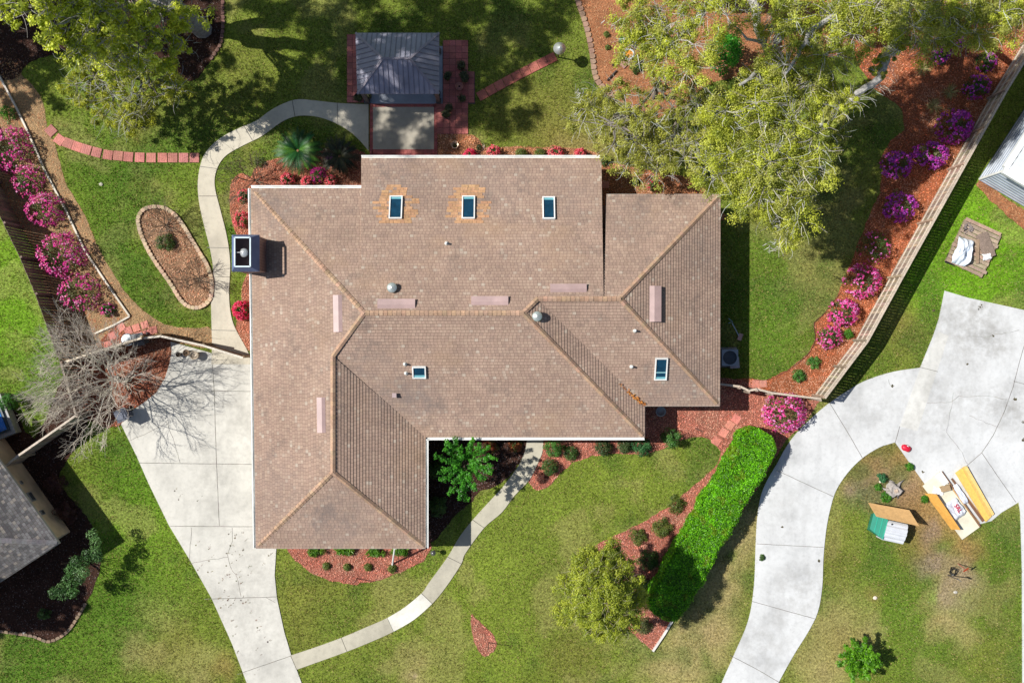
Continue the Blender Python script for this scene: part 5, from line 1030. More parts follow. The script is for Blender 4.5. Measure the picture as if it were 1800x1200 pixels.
# sparse tree over the bird bath
g2 = P(1150, 172, 0); rt = thing('tree', 'sparse thin-leaved tree over the stone bird bath above the rear lawn', 'tree', tuple(g2))
limbs = [[(g2, .13), (P(1155, 150, 1.8), .1), (P(1165, 165, 3), .06)], [(P(1155, 150, 1.8), .07), (P(1110, 200, 3.4), .04), (P(1080, 230, 3.8), .02)], [(P(1165, 165, 3), .05), (P(1210, 230, 4), .03)], [(P(1155, 150, 1.8), .07), (P(1240, 180, 4), .03)]]
lst = [(1065, 170, 3.6), (1090, 205, 3.6), (1060, 215, 3.4), (1120, 180, 3.9), (1150, 215, 4), (1115, 240, 3.6), (1080, 255, 3.3), (1180, 190, 4.2), (1190, 235, 4), (1220, 205, 4.3), (1240, 245, 4.2), (1200, 275, 3.8), (1150, 265, 3.6), (1120, 285, 3.2), (1240, 165, 4.3), (1205, 150, 4.2), (1160, 135, 4), (1130, 110, 3.9), (1270, 210, 4.4), (1250, 290, 4), (1040, 190, 3.2), (1160, 300, 3.3), (1100, 170, 3.7), (1075, 195, 3.4), (1140, 245, 3.7), (1175, 260, 3.9), (1215, 250, 4.1), (1130, 210, 3.9), (1020, 210, 3.1), (1100, 280, 3.2), (1225, 185, 4.2)]
crown(rt, cl(lst, (.6, .95)), limbs, YT, 13, 105, L=.085, Wd=.045, tw=13, barkcol=(.2, .18, .15), twigcol=(.4, .39, .36), moss=3)
# upper left oak: trunk leans away, the high crown is beyond the photo
g3 = P(356, 52, 0); rt = thing('live_oak', 'tall oak with streaked grey trunk at the upper left throwing long shadows', 'tree', tuple(g3))
T1 = Vector((-16.5, 15.6, 5)); T2 = Vector((-17.2, 16.5, 11)); T3 = Vector((-18, 16.6, 16))
limbs = [[(g3, .5), (g3+Vector((-.3, .1, 1.2)), .4), (T1, .34), (T2, .27), (T3, .14)], [(g3+Vector((-.5, .1, 2)), .3), (Vector((-15.2, 18.2, 6.5)), .22), (Vector((-14.6, 19.8, 11)), .15), (Vector((-14.4, 19.2, 15)), .1)], [(T2, .16), (Vector((-20.5, 14, 15.5)), .08)], [(T2, .16), (Vector((-13.5, 15.5, 16)), .08)], [(T1, .14), (P(190, 30, 8.4), .08), (P(130, 30, 8.8), .04)]]
def caster(gx, gy, z=17):
    g = P(gx, gy, 0); return Vector((g.x-.795*z, g.y+.154*z, z))
cs_ = [(450, 5), (480, 25), (520, 15), (560, 35), (610, 50), (650, 20), (700, 45), (760, 20), (800, 40), (835, 10), (870, 40), (900, 20), (935, 60), (960, 85), (905, 100), (560, 95), (590, 150), (622, 110), (645, 150), (618, 195), (580, 182), (512, 157), (545, 165), (660, 90), (700, 75), (740, 105), (690, 130), (740, 150), (662, 180), (700, 160), (760, 182), (800, 80), (790, 130), (830, 110), (860, 80), (870, 140), (810, 170), (852, 172), (820, 208), (790, 238), (860, 215), (890, 190), (912, 205), (652, 212), (690, 240), (640, 245), (785, 262), (650, 280), (668, 300), (640, 320), (545, 225), (580, 235), (560, 60), (730, 60), (620, 130), (640, 70), (890, 130), (925, 30), (985, 40), (760, 130), (720, 205), (720, 130), (680, 40), (660, 130), (780, 60), (830, 60), (590, 20), (740, -10), (850, -20), (640, -10), (900, -20), (980, 0), (840, 140), (780, 100), (820, 30), (600, 215), (560, 220), (610, 265), (760, 255), (665, 235)]
up = [(caster(x+random.uniform(-5, 5), y+random.uniform(-5, 5), random.uniform(15.8, 17.5)), random.uniform(.62, .95)) for x, y in cs_]
lst = [(100, 15, 9), (130, 35, 8.8), (165, 20, 8.6), (150, 60, 8.4), (190, 45, 8.2), (120, 60, 8.6), (180, 80, 7.8), (215, 20, 8), (235, 60, 7.4), (15, 10, 9.5), (35, 5, 9.3), (205, 100, 7), (260, 90, 6.4), (290, 40, 6), (320, 70, 5.5), (340, 25, 6), (5, 35, 9.4), (95, 40, 9), (110, 0, 9), (145, 0, 9), (160, 45, 8.7), (180, 5, 8.6), (200, 70, 8), (140, 80, 8.2), (165, 95, 7.8), (225, 40, 7.6), (250, 20, 7.4), (270, 55, 6.8), (240, 90, 6.8), (300, 15, 6.8), (305, 95, 5.8), (130, 15, 9), (185, 25, 8.5)]
crown(rt, cl(lst, (.6, .95)), limbs, [tuple(q*1.25 for q in c_) for c_ in YG], 11, 90, tw=10, moss=14, barkcol=(.3, .28, .26), high=up, L=.13, Wd=.07)
g7 = Vector((-33, -12, 0)); rt = thing('tree', 'added unseen tree beyond the left edge that shades the lower left mulch bed', 'tree', tuple(g7))  # added unseen tree, its clumps set to cast shade on the bed
crown(rt, [(caster(x, y, 11), random.uniform(.8, 1.1)) for x, y in ((0, 1040), (25, 1050), (50, 1040), (80, 1045), (105, 1050), (20, 1075), (50, 1070), (85, 1075), (115, 1070), (-20, 1060), (-10, 1085), (100, 1030), (120, 1040), (60, 1030), (20, 1030), (40, 1085))], [[(g7, .35), (Vector((-32, -12, 6)), .25), (Vector((-31, -12, 10)), .12)]], YG, 11, 60, tw=2, L=.28, Wd=.17)
# added unseen oak beyond the left edge, put there to shade the leaf litter
g5 = Vector((-33, 16, 0)); rt = thing('live_oak', 'added unseen oak beyond the left edge whose crown only shades the upper left corner', 'tree', tuple(g5))
up = [(Vector(caster(x, y, 9)), random.uniform(.9, 1.25)) for x, y in ((-10, 10), (20, 25), (55, 40), (90, 55), (100, 20), (50, 5), (125, 80), (70, 80), (20, 70), (-20, 60), (110, 95), (140, 50), (10, 110), (150, 20), (80, 0), (60, 60), (180, 40), (40, 140), (75, 160), (30, 175))]+[(caster(x, y, 12), random.uniform(.8, 1.1)) for x, y in ((290, 30), (310, 70), (340, 50), (370, 80), (340, 100), (370, 20), (365, 115), (260, 20), (330, 15))]
crown(rt, up, [[(g5, .45), (Vector((-32, 16, 6)), .3), (Vector((-30, 16.5, 9)), .15)]], YG, 10, 60, tw=2, L=.25, Wd=.15)
# thin olive tree above the pink pavers
g4 = P(232, 135, 0); rt = thing('tree', 'thin yellow-green tree over the lawn above the pink paver row', 'tree', tuple(g4))
lst = [(145, 105, 3.6), (165, 130, 3.5), (140, 145, 3.3), (185, 110, 3.8), (205, 135, 3.8), (175, 165, 3.4), (150, 180, 3), (200, 170, 3.5), (230, 160, 3.7), (180, 200, 3), (215, 205, 3), (245, 195, 3.1), (270, 160, 3.6), (255, 130, 3.8), (290, 135, 3.6), (225, 110, 3.9), (305, 160, 3.2), (190, 145, 3.7), (235, 215, 2.8), (165, 90, 3.8), (210, 90, 4)]
crown(rt, cl(lst, (.5, .8)), [[(g4, .12), (P(225, 130, 1.6), .09), (P(215, 135, 2.8), .05)], [(P(225, 130, 1.6), .06), (P(260, 150, 3), .03)], [(P(225, 130, 1.6), .06), (P(180, 140, 3), .03)]], [lin(168, 172, 44), lin(184, 186, 54), lin(136, 146, 44), lin(150, 150, 84)], 14, 120, L=.085, Wd=.042, tw=12, twigcol=(.34, .34, .32), moss=2)
# golden tree in front
g6 = P(1052, 1005, 0); rt = thing('tree', 'golden olive bushy tree at the tip of the mulch bed left of the hedge', 'tree', tuple(g6))
lst = []
for i in range(46):
    a = i*2.39996; r_ = math.sqrt((i+.5)/46); lst.append((1058+66*r_*math.cos(a)*random.uniform(.85, 1.1), 1042+78*r_*math.sin(a)*random.uniform(.85, 1.1), 7.2-2.6*r_*r_))
crown(rt, cl(lst, (.36, .5)), [[(g6, .13), (P(1055, 1018, 2.2), .1), (P(1058, 1035, 5.6), .05)], [(P(1055, 1018, 2.2), .07), (P(1030, 1020, 4.6), .03)], [(P(1055, 1018, 2.2), .07), (P(1075, 1080, 4.8), .03)], [(P(1055, 1018, 2.2), .07), (P(1090, 1010, 4.8), .03)]], [lin(170, 180, 58), lin(184, 190, 70), lin(146, 158, 54), lin(118, 134, 46)], 16, 130, L=.085, Wd=.04, spread=.95, tw=7, barkcol=(.14, .11, .08), twigcol=(.3, .27, .16), twl=.6)
# bare trees
def bare(root, base, h, spread, depth, r0, col, nst=5, az=None, dens=3):
    mb = MB()
    def grow(p, d, L, r, lv):
        q = p+d*L; m = p.lerp(q, .5)+Vector((random.gauss(0, 1), random.gauss(0, 1), random.gauss(0, .5)))*L*.07; mb.tube([p, m, q], [r, r*.85, r*.65], 5 if r > .02 else 3, var(col, .15), cap=False)
        if lv <= 0: return
        for k in range(dens if lv > 1 else dens+1):
            nd_ = (d+Vector((random.gauss(0, 1), random.gauss(0, 1), random.gauss(0, .45)))*spread+Vector((0, 0, .12))).normalized(); s0 = q if k == 0 else p.lerp(q, random.uniform(.45, 1))
            grow(s0, nd_, L*random.uniform(.62, .85), r*.62, lv-1)
    for i in range(nst):
        a = 6.283*i/nst+random.random()*.6; grow(Vector(base), Vector((math.cos(a)*.62, math.sin(a)*.62, 1)).normalized(), h*.3, r0, depth)
    return mb.build('branches', M_twig, root)
b0 = P(205, 665, 0); rt = thing('bare_tree', 'large leafless grey crape myrtle at the top of the driveway', 'tree', tuple(b0))
bare(rt, b0+Vector((0, 0, .5)), 5.6, .5, 5, .045, lin(200, 190, 175), 10, dens=3)
mb = MB()
for i in range(5): mb.tube([b0+Vector((.12*math.cos(i*1.26), .12*math.sin(i*1.26), 0)), b0+Vector((.05*math.cos(i*1.26), .05*math.sin(i*1.26), .55))], [.07, .05], 7, lin(150, 135, 120))
mb.build('trunk', M_bark, rt)
b0 = P(86, 710, 0)
rt = thing('bare_shrub', 'leafless grey shrub beside the hot tub under the bigger bare tree', 'shrub', tuple(b0)); bare(rt, b0, 2.4, .5, 3, .02, lin(160, 152, 145), 5)
for x, y, h, lab in ((292, 396, 2.3, 'upper leafless sapling in the oval stone ringed bed'), (350, 490, 2.2, 'lower leafless sapling in the oval stone ringed bed'), (449, 317, 3.0, 'leafless multi stemmed sapling at the northwest roof corner')):
    b0 = P(x, y, 0); rt = thing('bare_sapling', lab, 'tree', tuple(b0)); bare(rt, b0, h, .36, 4, .024, lin(120, 105, 88), 6)
for x, y, h, lab in ((859, 1128, 1.5, 'thin staked sapling in the small leaf shaped mulch bed'), (628, 1016, 1.2, 'thin leafless sapling at the tip of the garage mulch bed')):
    b0 = P(x, y, 0); rt = thing('bare_sapling', lab, 'tree', tuple(b0)); mb = MB(); mb.tube([b0, b0+Vector((.02, .0, h*.6)), b0+Vector((.0, .03, h))], [.022, .016, .01], 6, (.09, .06, .045))
    for k in range(5): p = b0+Vector((0, 0, h*(.5+.1*k))); a = k*2.4; mb.tube([p, p+Vector((math.cos(a)*.18, math.sin(a)*.18, .15))], [.008, .004], 4, (.09, .06, .045))
    mb.build('trunk', M_bark, rt)
# grassy tufts under the oak
for x, y, r, lab in ((1620, 122, 16, 'pale grassy tuft in the shade of the oak trunk'), (1668, 163, 17, 'larger pale grassy tuft nearer the right fence'), (1640, 188, 13, 'small pale grassy tuft on red mulch left of its neighbour'), (65, 215, 0, '')):
    if r:
        c = P(x, y, 0); rt = thing('grass_tuft', lab, 'plant', (c.x, c.y, 0), 'grassy tufts under the oak'); k = 90; a = rng.uniform(0, 6.28, k); T = np.stack([np.cos(a), np.sin(a), rng.uniform(.2, 1, k)], 1); Cc_ = np.array([c.x, c.y, .03])+T*rng.uniform(.1, .32, (k, 1)); N_ = np.cross(T, np.stack([-np.sin(a), np.cos(a), a*0], 1))
        V, F = rhombs(Cc_, N_, .42, .022, T); np_mesh('blades', V, F, np.repeat(colmix(k, [lin(170, 160, 100), lin(130, 135, 70), lin(190, 180, 130)]), 4, 0), M_leaf, rt)
# dead leaves caught in the roof valley
r = RF['SE']; n = 150; t = rng.beta(1.5, 3, n); X = 1133+(1082-1133)*t*1.1+rng.normal(0, 2.2, n); Y = 713+(672-713)*t*1.1+rng.normal(0, 2.2, n)
Cs = np.array([tuple(r.at(x, y)+Vector((0, 0, .06+random.random()*.05))) for x, y in zip(X, Y)]); V, F = rhombs(Cs, rng.normal(0, .5, (n, 3))+np.array([0, 0, 1.]), .1, .06)
o = np_mesh('fallen_leaves', V, F, np.repeat(colmix(n, [lin(190, 120, 60), lin(160, 100, 55), lin(210, 150, 80)]), 4, 0), M_needle); props(o, 'brown dead leaves caught in the valley of the brown roof', 'leaves', kind='stuff')
# ------------------------------------------------------------------ garden objects
def pot(px, py, r, h, label, col, rim=None, fill=(.03, .025, .02), name='plant_pot', group=None, plant=None, zb=.05):
    c = P(px, py, 0); rt = thing(name, label, 'plant pot', (c.x, c.y, 0), group); mb = MB(); mb.lathe((c.x, c.y, zb), [(r*.72, 0), (r*.95, h*.9), (r, h*.92), (r, h), (r*.86, h), (r*.84, h*.82)], 20, col); mb.build('pot', M_plastic, rt, True)
    mb = MB(); mb.lathe((c.x, c.y, zb+h*.8), [(r*.85, 0), (.001, .01)], 16, fill); mb.build('soil', M_mulch, rt)
    if plant: cloud(rt, 'foliage', [(c.x+random.uniform(-.1, .1), c.y+random.uniform(-.1, .1), h+.15) for _ in range(5)], [.16]*5, 60, .09, .045, plant, M_leaf)
pot(317, 623, .13, .28, 'smallest of three pots in a row at the top of the driveway', lin(70, 60, 52)); pot(331, 620, .17, .3, 'middle brown pot of three in a row at the top of the driveway', lin(120, 100, 80)); pot(346, 624, .22, .42, 'largest pot with pale rim at the top of the driveway', lin(196, 180, 158))
PD = [lin(70, 84, 50), lin(90, 90, 60)]
pot(808, 155, .2, .35, 'round terracotta pot in the centre of the paver terrace', lin(170, 110, 98)); pot(812, 120, .2, .4, 'dark leafy pot at the upper middle of the paver terrace', lin(90, 60, 50), plant=PD); pot(816, 135, .16, .35, 'small dark leafy pot below its bigger twin on the terrace', lin(90, 60, 50), plant=PD); pot(813, 176, .15, .3, 'small pot low on the right step of the terrace', lin(80, 60, 60), plant=PD)
pot(790, 193, .18, .35, 'dark leafy pot right of the patio corner, upper of two', lin(80, 60, 56), plant=PD); pot(785, 205, .2, .35, 'dark leafy pot right of the patio corner, lower of two', lin(80, 60, 56), plant=PD); pot(787, 138, .18, .35, 'dark leafy pot against the pavilion side of the terrace', lin(90, 60, 56), plant=PD); pot(820, 142, .14, .3, 'small leafy pot on the terrace step edge', lin(90, 66, 60), plant=PD)
pot(632, 175, .2, .45, 'black planter at the left front corner of the pavilion', (.02, .02, .022), plant=PD); pot(648, 171, .17, .4, 'black planter beside the left front post of the pavilion', (.02, .02, .022), plant=PD); pot(770, 168, .16, .45, 'black planter at the right front post of the pavilion', (.02, .02, .022), plant=PD)
def ring(px, py, r, label, col, z=.35):
    c = P(px, py, 0); rt = thing('plant_ring', label, 'plant support', (c.x, c.y, 0)); mb = MB()
    for zz, k in ((z, 1), (z*.5, .8)): mb.tube([(c.x+r*k*math.cos(a), c.y+r*k*math.sin(a), zz) for a in np.linspace(0, 6.283, 21)], .012, 5, col)
    mb.build('hoop', M_metal, rt)
    for i in range(3): a = i*2.1; m = MB(); m.tube([(c.x+r*math.cos(a), c.y+r*math.sin(a), z), (c.x+r*.6*math.cos(a), c.y+r*.6*math.sin(a), 0)], .01, 5, col); m.build('leg', M_metal, rt)
    cloud(rt, 'foliage', [(c.x, c.y, .15)]*3, [r*.6]*3, 60, .08, .03, [lin(90, 70, 50), lin(70, 90, 50)], M_leaf)
ring(800, 257, .17, 'pale wire plant ring behind the rear gutter by the patio', lin(210, 190, 165)); ring(842, 260, .28, 'dark wide plant ring behind the rear gutter by the patio', lin(70, 55, 50))
# cone topped post
c = P(981, 101, 0); rt = thing('garden_post', 'post with shiny white cone top at the end of the red pavers', 'garden post', (c.x, c.y, 0))
mb = MB(); mb.tube([(c.x, c.y, 0), (c.x, c.y, 1.55)], .035, 8, lin(90, 85, 80)); mb.build('pole', M_metal, rt)
mb = MB(); mb.lathe((c.x, c.y, 1.5), [(.29, 0), (.3, .02), (.05, .2), (.001, .24)], 28, lin(222, 226, 226)); mb.build('cone_cap', M_metal, rt, True)
mb = MB(); mb.lathe((c.x, c.y, 1.15), [(.12, 0), (.12, .3), (.14, .31)], 14, lin(80, 80, 78)); mb.build('feeder_tube', M_plastic, rt)
# bird bath
c = P(1103, 102, 0); rt = thing('bird_bath', 'round stone bird bath with orange water in the straw bed', 'bird bath', (c.x, c.y, 0)); mb = MB()
mb.lathe((c.x, c.y, 0), [(.2, 0), (.18, .06), (.08, .12), (.07, .5), (.16, .6), (.27, .68), (.28, .72), (.21, .72), (.17, .64), (.001, .62)], 24, lin(200, 205, 205), rf=lambda a: 1+.03*math.cos(a*14)); mb.build('basin', M_rough, rt, True)
mb = MB(); mb.lathe((c.x, c.y, .69), [(.19, 0), (.001, .002)], 20, lin(220, 140, 40)); mb.build('water', M_plastic, rt)
for pts, lab in ((((1076, 116), (1101, 87)), 'dark timber strip left of the bird bath'), (((1067, 142), (1083, 125)), 'short dark timber strip below left of the bird bath'), (((1170, 172), (1186, 158)), 'short dark timber strip right of the sparse tree')):
    mb = MB(); mb.beam(P(*pts[0])+Vector((0, 0, .07)), P(*pts[1])+Vector((0, 0, .07)), .06, .14, (.05, .035, .03)); solo(mb, 'timber_strip', M_wood, lab, 'timber', tuple(P(*pts[0])))
mb = MB(); c = P(1096, 108); mb.box((c.x, c.y, .05), (.55, .55, .06), rz=R(48), col=lin(170, 130, 118)); solo(mb, 'stone_pad', M_paver, 'square stone pad under the bird bath', 'paver', (c.x, c.y, 0))
# bins at the gate
c = P(234, 597, 0); rt = thing('trash_can', 'round galvanised trash can beside the pink pavers', 'trash can', (c.x, c.y, 0)); mb = MB(); mb.lathe((c.x, c.y, 0), [(.24, 0), (.28, .7), (.3, .72)], 24, lin(170, 176, 182), rf=lambda a: 1+.02*math.cos(a*20)); mb.build('can', M_metal, rt, True)
mb = MB(); mb.lathe((c.x, c.y, .72), [(.31, 0), (.31, .03), (.24, .06), (.22, .05), (.1, .1), (.001, .11)], 24, lin(200, 208, 214)); mb.build('lid', M_metal, rt, True); mb = MB(); mb.tube([(c.x-.07, c.y, .82), (c.x-.06, c.y, .87), (c.x+.06, c.y, .87), (c.x+.07, c.y, .82)], .012, 6, lin(150, 155, 160)); mb.build('handle', M_metal, rt)
def bin_(px, py, rot, label, col):
    c = P(px, py, 0); rt = thing('wheelie_bin', label, 'bin', (c.x, c.y, 0)); rz = R(rot); mb = MB(); M = Matrix.Rotation(rz, 3, 'Z')
    b = [(-.22, -.2), (.22, -.2), (.22, .22), (-.22, .22)]; t = [(-.28, -.27), (.28, -.27), (.28, .28), (-.28, .28)]
    vs = [Vector((c.x, c.y, .06))+M@Vector((x, y, 0)) for x, y in b]+[Vector((c.x, c.y, .9))+M@Vector((x, y, 0)) for x, y in t]; mb.add(vs, [(3, 2, 1, 0), (4, 5, 6, 7)]+[(i, (i+1) % 4, 4+(i+1) % 4, 4+i) for i in range(4)], col); mb.build('body', M_plastic, rt)
    mb = MB(); mb.box(Vector((c.x, c.y, .93)), (.6, .62, .05), rz=rz, col=tuple(x*1.3 for x in col)); mb.box(Vector((c.x, c.y, .97)), (.46, .4, .03), rz=rz, col=tuple(x*1.5 for x in col)); mb.build('lid', M_plastic, rt)
    for s_ in (-1, 1): mb = MB(); q = Vector((c.x, c.y, .1))+M@Vector((s_*.24, .24, 0)); ax_ = M@Vector((1, 0, 0)); mb.tube([q-ax_*.03, q+ax_*.03], .1, 12, (.02, .02, .02)); mb.build('wheel', M_plastic, rt)
bin_(254, 597, 12, 'dark grey wheelie bin right of the galvanised trash can', (.07, .08, .09)); bin_(226, 727, 25, 'slate blue wheelie bin under the bare tree at the driveway edge', (.05, .06, .09))
# air conditioner and hose clutter in the shade of the east wall
c = P(1277, 628, 0); rt = thing('air_conditioner', 'air conditioning unit in the shade of the east wall', 'air conditioner', (c.x, c.y, 0)); mb = MB(); mb.box((c.x, c.y, .42), (.8, .8, .76), col=lin(150, 155, 160)); mb.build('cabinet', M_metal, rt)
mb = MB(); mb.lathe((c.x, c.y, .8), [(.34, 0), (.34, .02), (.3, .03), (.3, .0), (.1, .03), (.001, .03)], 20, lin(70, 74, 80)); mb.build('fan_grille', M_metal, rt); mb = MB(); mb.box((c.x, c.y, .025), (1, 1, .05), col=lin(150, 150, 145)); mb.build('pad', M_conc, rt)
mb = MB(); mb.beam(P(1283, 568)+Vector((0, 0, .5)), P(1299, 592)+Vector((0, 0, .1)), .04, .04, lin(170, 180, 190)); mb.box(P(1300, 592)+Vector((0, 0, .08)), (.34, .2, .14), rz=R(70), col=lin(190, 150, 140)); mb.tube([P(1276, 560)+Vector((0, 0, .6)), P(1284, 566)+Vector((0, 0, .5)), P(1276, 568)+Vector((0, 0, .6))], .02, 6, lin(150, 170, 190)); solo(mb, 'lawn_edger', M_metal, 'long handled garden machine leaning in the shade of the east wall', 'garden tool', tuple(P(1283, 568)))
mb = MB(); mb.box(P(1288, 637)+Vector((0, 0, .2)), (.42, .5, .4), rz=R(5), col=lin(170, 160, 165)); mb.box(P(1288, 637)+Vector((0, 0, .42)), (.46, .54, .03), rz=R(5), col=lin(185, 176, 180)); solo(mb, 'utility_box', M_paint, 'grey utility box below the air conditioner in shade', 'box', tuple(P(1288, 637)))
c = P(1160, 722); mb = MB(); mb.lathe((c.x, c.y, 0), [(.2, 0), (.24, .3), (.26, .32), (.2, .32), (.18, .2), (.001, .18)], 18, lin(150, 155, 160)); solo(mb, 'planter', M_plastic, 'grey round planter in the dark shade below the east eave', 'plant pot', (c.x, c.y, 0), None, True)
# lamp on the front bed corner of the garage (small)
c = P(763, 967); rt = thing('garden_lamp', 'small dark path lamp at the garage corner', 'garden lamp', (c.x, c.y, 0)); mb = MB(); mb.tube([(c.x, c.y, 0), (c.x, c.y, .55)], .03, 8, (.05, .05, .05)); mb.build('pole', M_metal, rt); mb = MB(); mb.lathe((c.x, c.y, .5), [(.1, 0), (.13, .12), (.05, .2), (.001, .22)], 12, lin(120, 120, 120)); mb.build('lantern', M_metal, rt)
# pallets with junk
c = P(1709, 437, 0); rt = thing('pallet', 'weathered grey wooden pallet platform on the bright green lawn', 'pallet', (c.x, c.y, 0)); rot = R(-25); M = Matrix.Rotation(rot, 3, 'Z'); mb = MB()
PLW = 2.0; PLH = 2.3
for i in range(12): mb.box(c+M@Vector((random.uniform(-.05, .05), -PLH/2+.1+i*PLH/11.4, .16)), (PLW+random.uniform(-.1, .1), PLH/13.4, .025), col=var(lin(172, 150, 128), .2), rz=rot+random.uniform(-.01, .01))
for z_ in (-.95, 0, .95): mb.box(c+M@Vector((z_, 0, .08)), (.09, PLH, .13), rz=rot, col=var(lin(150, 130, 110), .15))
mb.build('boards', M_wood, rt)
mb = MB(); mb.box(P(1729, 432)+Vector((0, 0, .22)), (.62, 1.25, .03), rz=R(20), col=lin(140, 122, 110)); solo(mb, 'board', M_wood, 'brown sheet of board lying on the grey pallet', 'board', tuple(P(1729, 432)))
mb = MB(); mb.beam(P(1715, 422)+Vector((0, 0, .25)), P(1714, 464)+Vector((0, 0, .25)), .15, .03, lin(160, 136, 112)); solo(mb, 'plank', M_wood, 'narrow plank lying on the pallet between sheet and plastic', 'plank', tuple(P(1715, 422)))
def sheet(px, py, w_, h_, rot, label, col, name, z=.3, amp=.12, seed=3, poly=None, mat=M_cloth, cat='sheeting'):
    c = P(px, py, 0); N = 26; V = []; Fc = []
    M = Matrix.Rotation(R(rot), 3, 'Z')
    g = np.linspace(-.5, .5, N); XX, YY = np.meshgrid(g, g, indexing='ij'); Z = z+amp*(fbm(XX*3, YY*3, .9, seed, 3)-.5)*2+.014*np.sin(XX*17+YY*14+4*fbm(XX*3, YY*3, .5, seed+1, 2))*(amp/.12)
    taper = 1-.45*np.abs(YY+.1)*(np.sin(YY*9)*.5+.5)
    for i in range(N):
        for j in range(N): V.append(tuple(Vector((c.x, c.y, 0))+M@Vector((XX[i, j]*w_*taper[i, j], YY[i, j]*h_, max(.05, Z[i, j]*(1-(2*YY[i, j])**6*.5))))))
    for i in range(N-1):
        for j in range(N-1): Fc.append((i*N+j, (i+1)*N+j, (i+1)*N+j+1, i*N+j+1))
    mb = MB(); mb.add(V, Fc, col); return solo(mb, name, mat, label, cat, (c.x, c.y, 0), None, True)
sheet(1687, 443, .85, 1.35, -18, 'crumpled pale grey plastic sheet on the left side of the pallet', lin(214, 222, 232), 'plastic_sheet', .42, .28)
sheet(1730, 452, .45, .35, 10, 'small crumpled white sheet at the lower right of the pallet', lin(235, 235, 238), 'plastic_sheet', .3, .12, 8)
sheet(1697, 402, .5, .5, 20, 'dark grey rag heap at the top corner of the pallet', lin(120, 110, 108), 'rag', .25, .2, 12)
mb = MB(); c = P(1671, 456); M = Matrix.Rotation(R(-20), 3, 'Z')
for i in range(4): mb.tube([c+M@Vector((-.25, -.18+i*.12, .12)), c+M@Vector((.25, -.18+i*.12, .12))], .035, 8, (.03, .03, .04))
mb.box(c+Vector((0, 0, .05)), (.5, .5, .06), rz=R(-20), col=(.05, .05, .06)); solo(mb, 'metal_grate', M_metal, 'dark ribbed grate leaning beside the pallet and the pale sheet', 'grate', tuple(c))
# stump
c = P(1570, 861); mb = MB(); mb.lathe((c.x, c.y, 0), [(.42, 0), (.33, .12), (.29, .3), (.25, .33), (.2, .29), (.001, .3)], 26, lin(165, 158, 152), rf=lambda a: 1+.18*math.cos(3*a+.5)+.1*math.cos(7*a)+.05*math.cos(13*a))
st = solo(mb, 'tree_stump', M_bark, 'grey weathered tree stump with spreading roots on bare ground', 'tree stump', (c.x, c.y, 0), None, True)
for a, ln in ((.75, .75), (2.9, .7), (4.2, .6), (5.2, .5), (1.9, .4), (3.6, .45)):
    d = Vector((math.cos(a), math.sin(a), 0)); mb = MB(); mb.tube([c+d*.2+Vector((0, 0, .16)), c+d*ln*.6+Vector((0, 0, .08))+Vector((-d.y, d.x, 0))*.06, c+d*ln], [.1, .06, .02], 7, lin(160, 152, 145)); mb.build('root', M_bark, st, True)
mb = MB(); mb.box(c+Vector((.02, 0, .345)), (.18, .16, .03), rz=.4, col=lin(200, 178, 158)); mb.build('cut_face', M_bark, st)
# red and white item on the drive
mb = MB(); c = P(1592, 787); mb.lathe((c.x, c.y, .048), [(.2, 0), (.21, .05), (.12, .12), (.001, .14)], 18, lin(205, 25, 55), rf=lambda a: 1+.25*math.cos(2*(a+.4))+.04*math.cos(5*a)); o = solo(mb, 'cushion', M_cloth, 'small red cushion with a white patch on the neighbour drive', 'cushion', (c.x, c.y, 0), None, True)
mb = MB(); mb.lathe((c.x+.04, c.y+.07, .125), [(.07, 0), (.06, .03), (.001, .045)], 10, lin(245, 235, 235)); mb.build('patch', M_cloth, o, True)
# storage box with leaning plywood
def P3(x, y, z): return P(x, y, z)
c = P(1556, 925, 0); rt = thing('storage_box', 'ribbed plastic box with green side and white curved top on the grass', 'storage box', (c.x, c.y, 0))
q = [P3(1536, 901, .75), P3(1561, 913, .95), P3(1552, 948, .95), P3(1529, 929, .75)]; qb = [P3(1531, 903, .02), P3(1596, 916, .02), P3(1586, 952, .02), P3(1524, 930, .02)]
mb = MB(); g_ = lin(20, 130, 108); mb.add([q[0], q[1], q[2], q[3], qb[0], qb[3], P3(1551, 918, .02), P3(1544, 942, .02)], [(0, 3, 2, 1), (4, 5, 3, 0), (5, 7, 2, 3), (6, 4, 0, 1), (6, 1, 2, 7)], g_)
for t in (.33, .66, .97): mb.beam(q[0].lerp(q[1], t)+Vector((0, 0, .012)), q[3].lerp(q[2], t)+Vector((0, 0, .012)), .03, .03, lin(60, 175, 150))
mb.build('green_side', M_plastic, rt)
mb = MB(); Np = 14; r0 = P3(1561, 914, .95); r1 = P3(1597, 922, .95); s0 = P3(1552, 949, .95); s1 = P3(1589, 957, .95); vs = []
for i in range(Np+1):
    t = i/Np
    for a, b in ((r0, s0), (r1, s1)):
        p = a.lerp(b, t); rib = .02*(1 if (i % 3) else -1); vs.append(Vector((p.x, p.y, .78+.24*math.sin(math.pi*min(1, t*.85+.12))+rib)))
fs = [(2*i, 2*i+1, 2*i+3, 2*i+2) for i in range(Np)]; n0 = len(vs); vs2 = [Vector((v.x, v.y, .02)) for v in vs]
fs += [(2*i, 2*i+2, n0+2*i+2, n0+2*i) for i in range(Np)]+[(2*i+3, 2*i+1, n0+2*i+1, n0+2*i+3) for i in range(Np)]+[(1, 0, n0, n0+1), (2*Np, 2*Np+1, n0+2*Np+1, n0+2*Np)]
mb.add(vs+vs2, fs, lin(205, 208, 214)); mb.build('white_cover', M_plastic, rt)
mb = MB(); mb.lathe(P3(1568, 921, 1.0), [(.045, 0), (.04, .02), (.001, .02)], 10, (.05, .05, .05)); mb.build('vent_plug', M_plastic, rt)
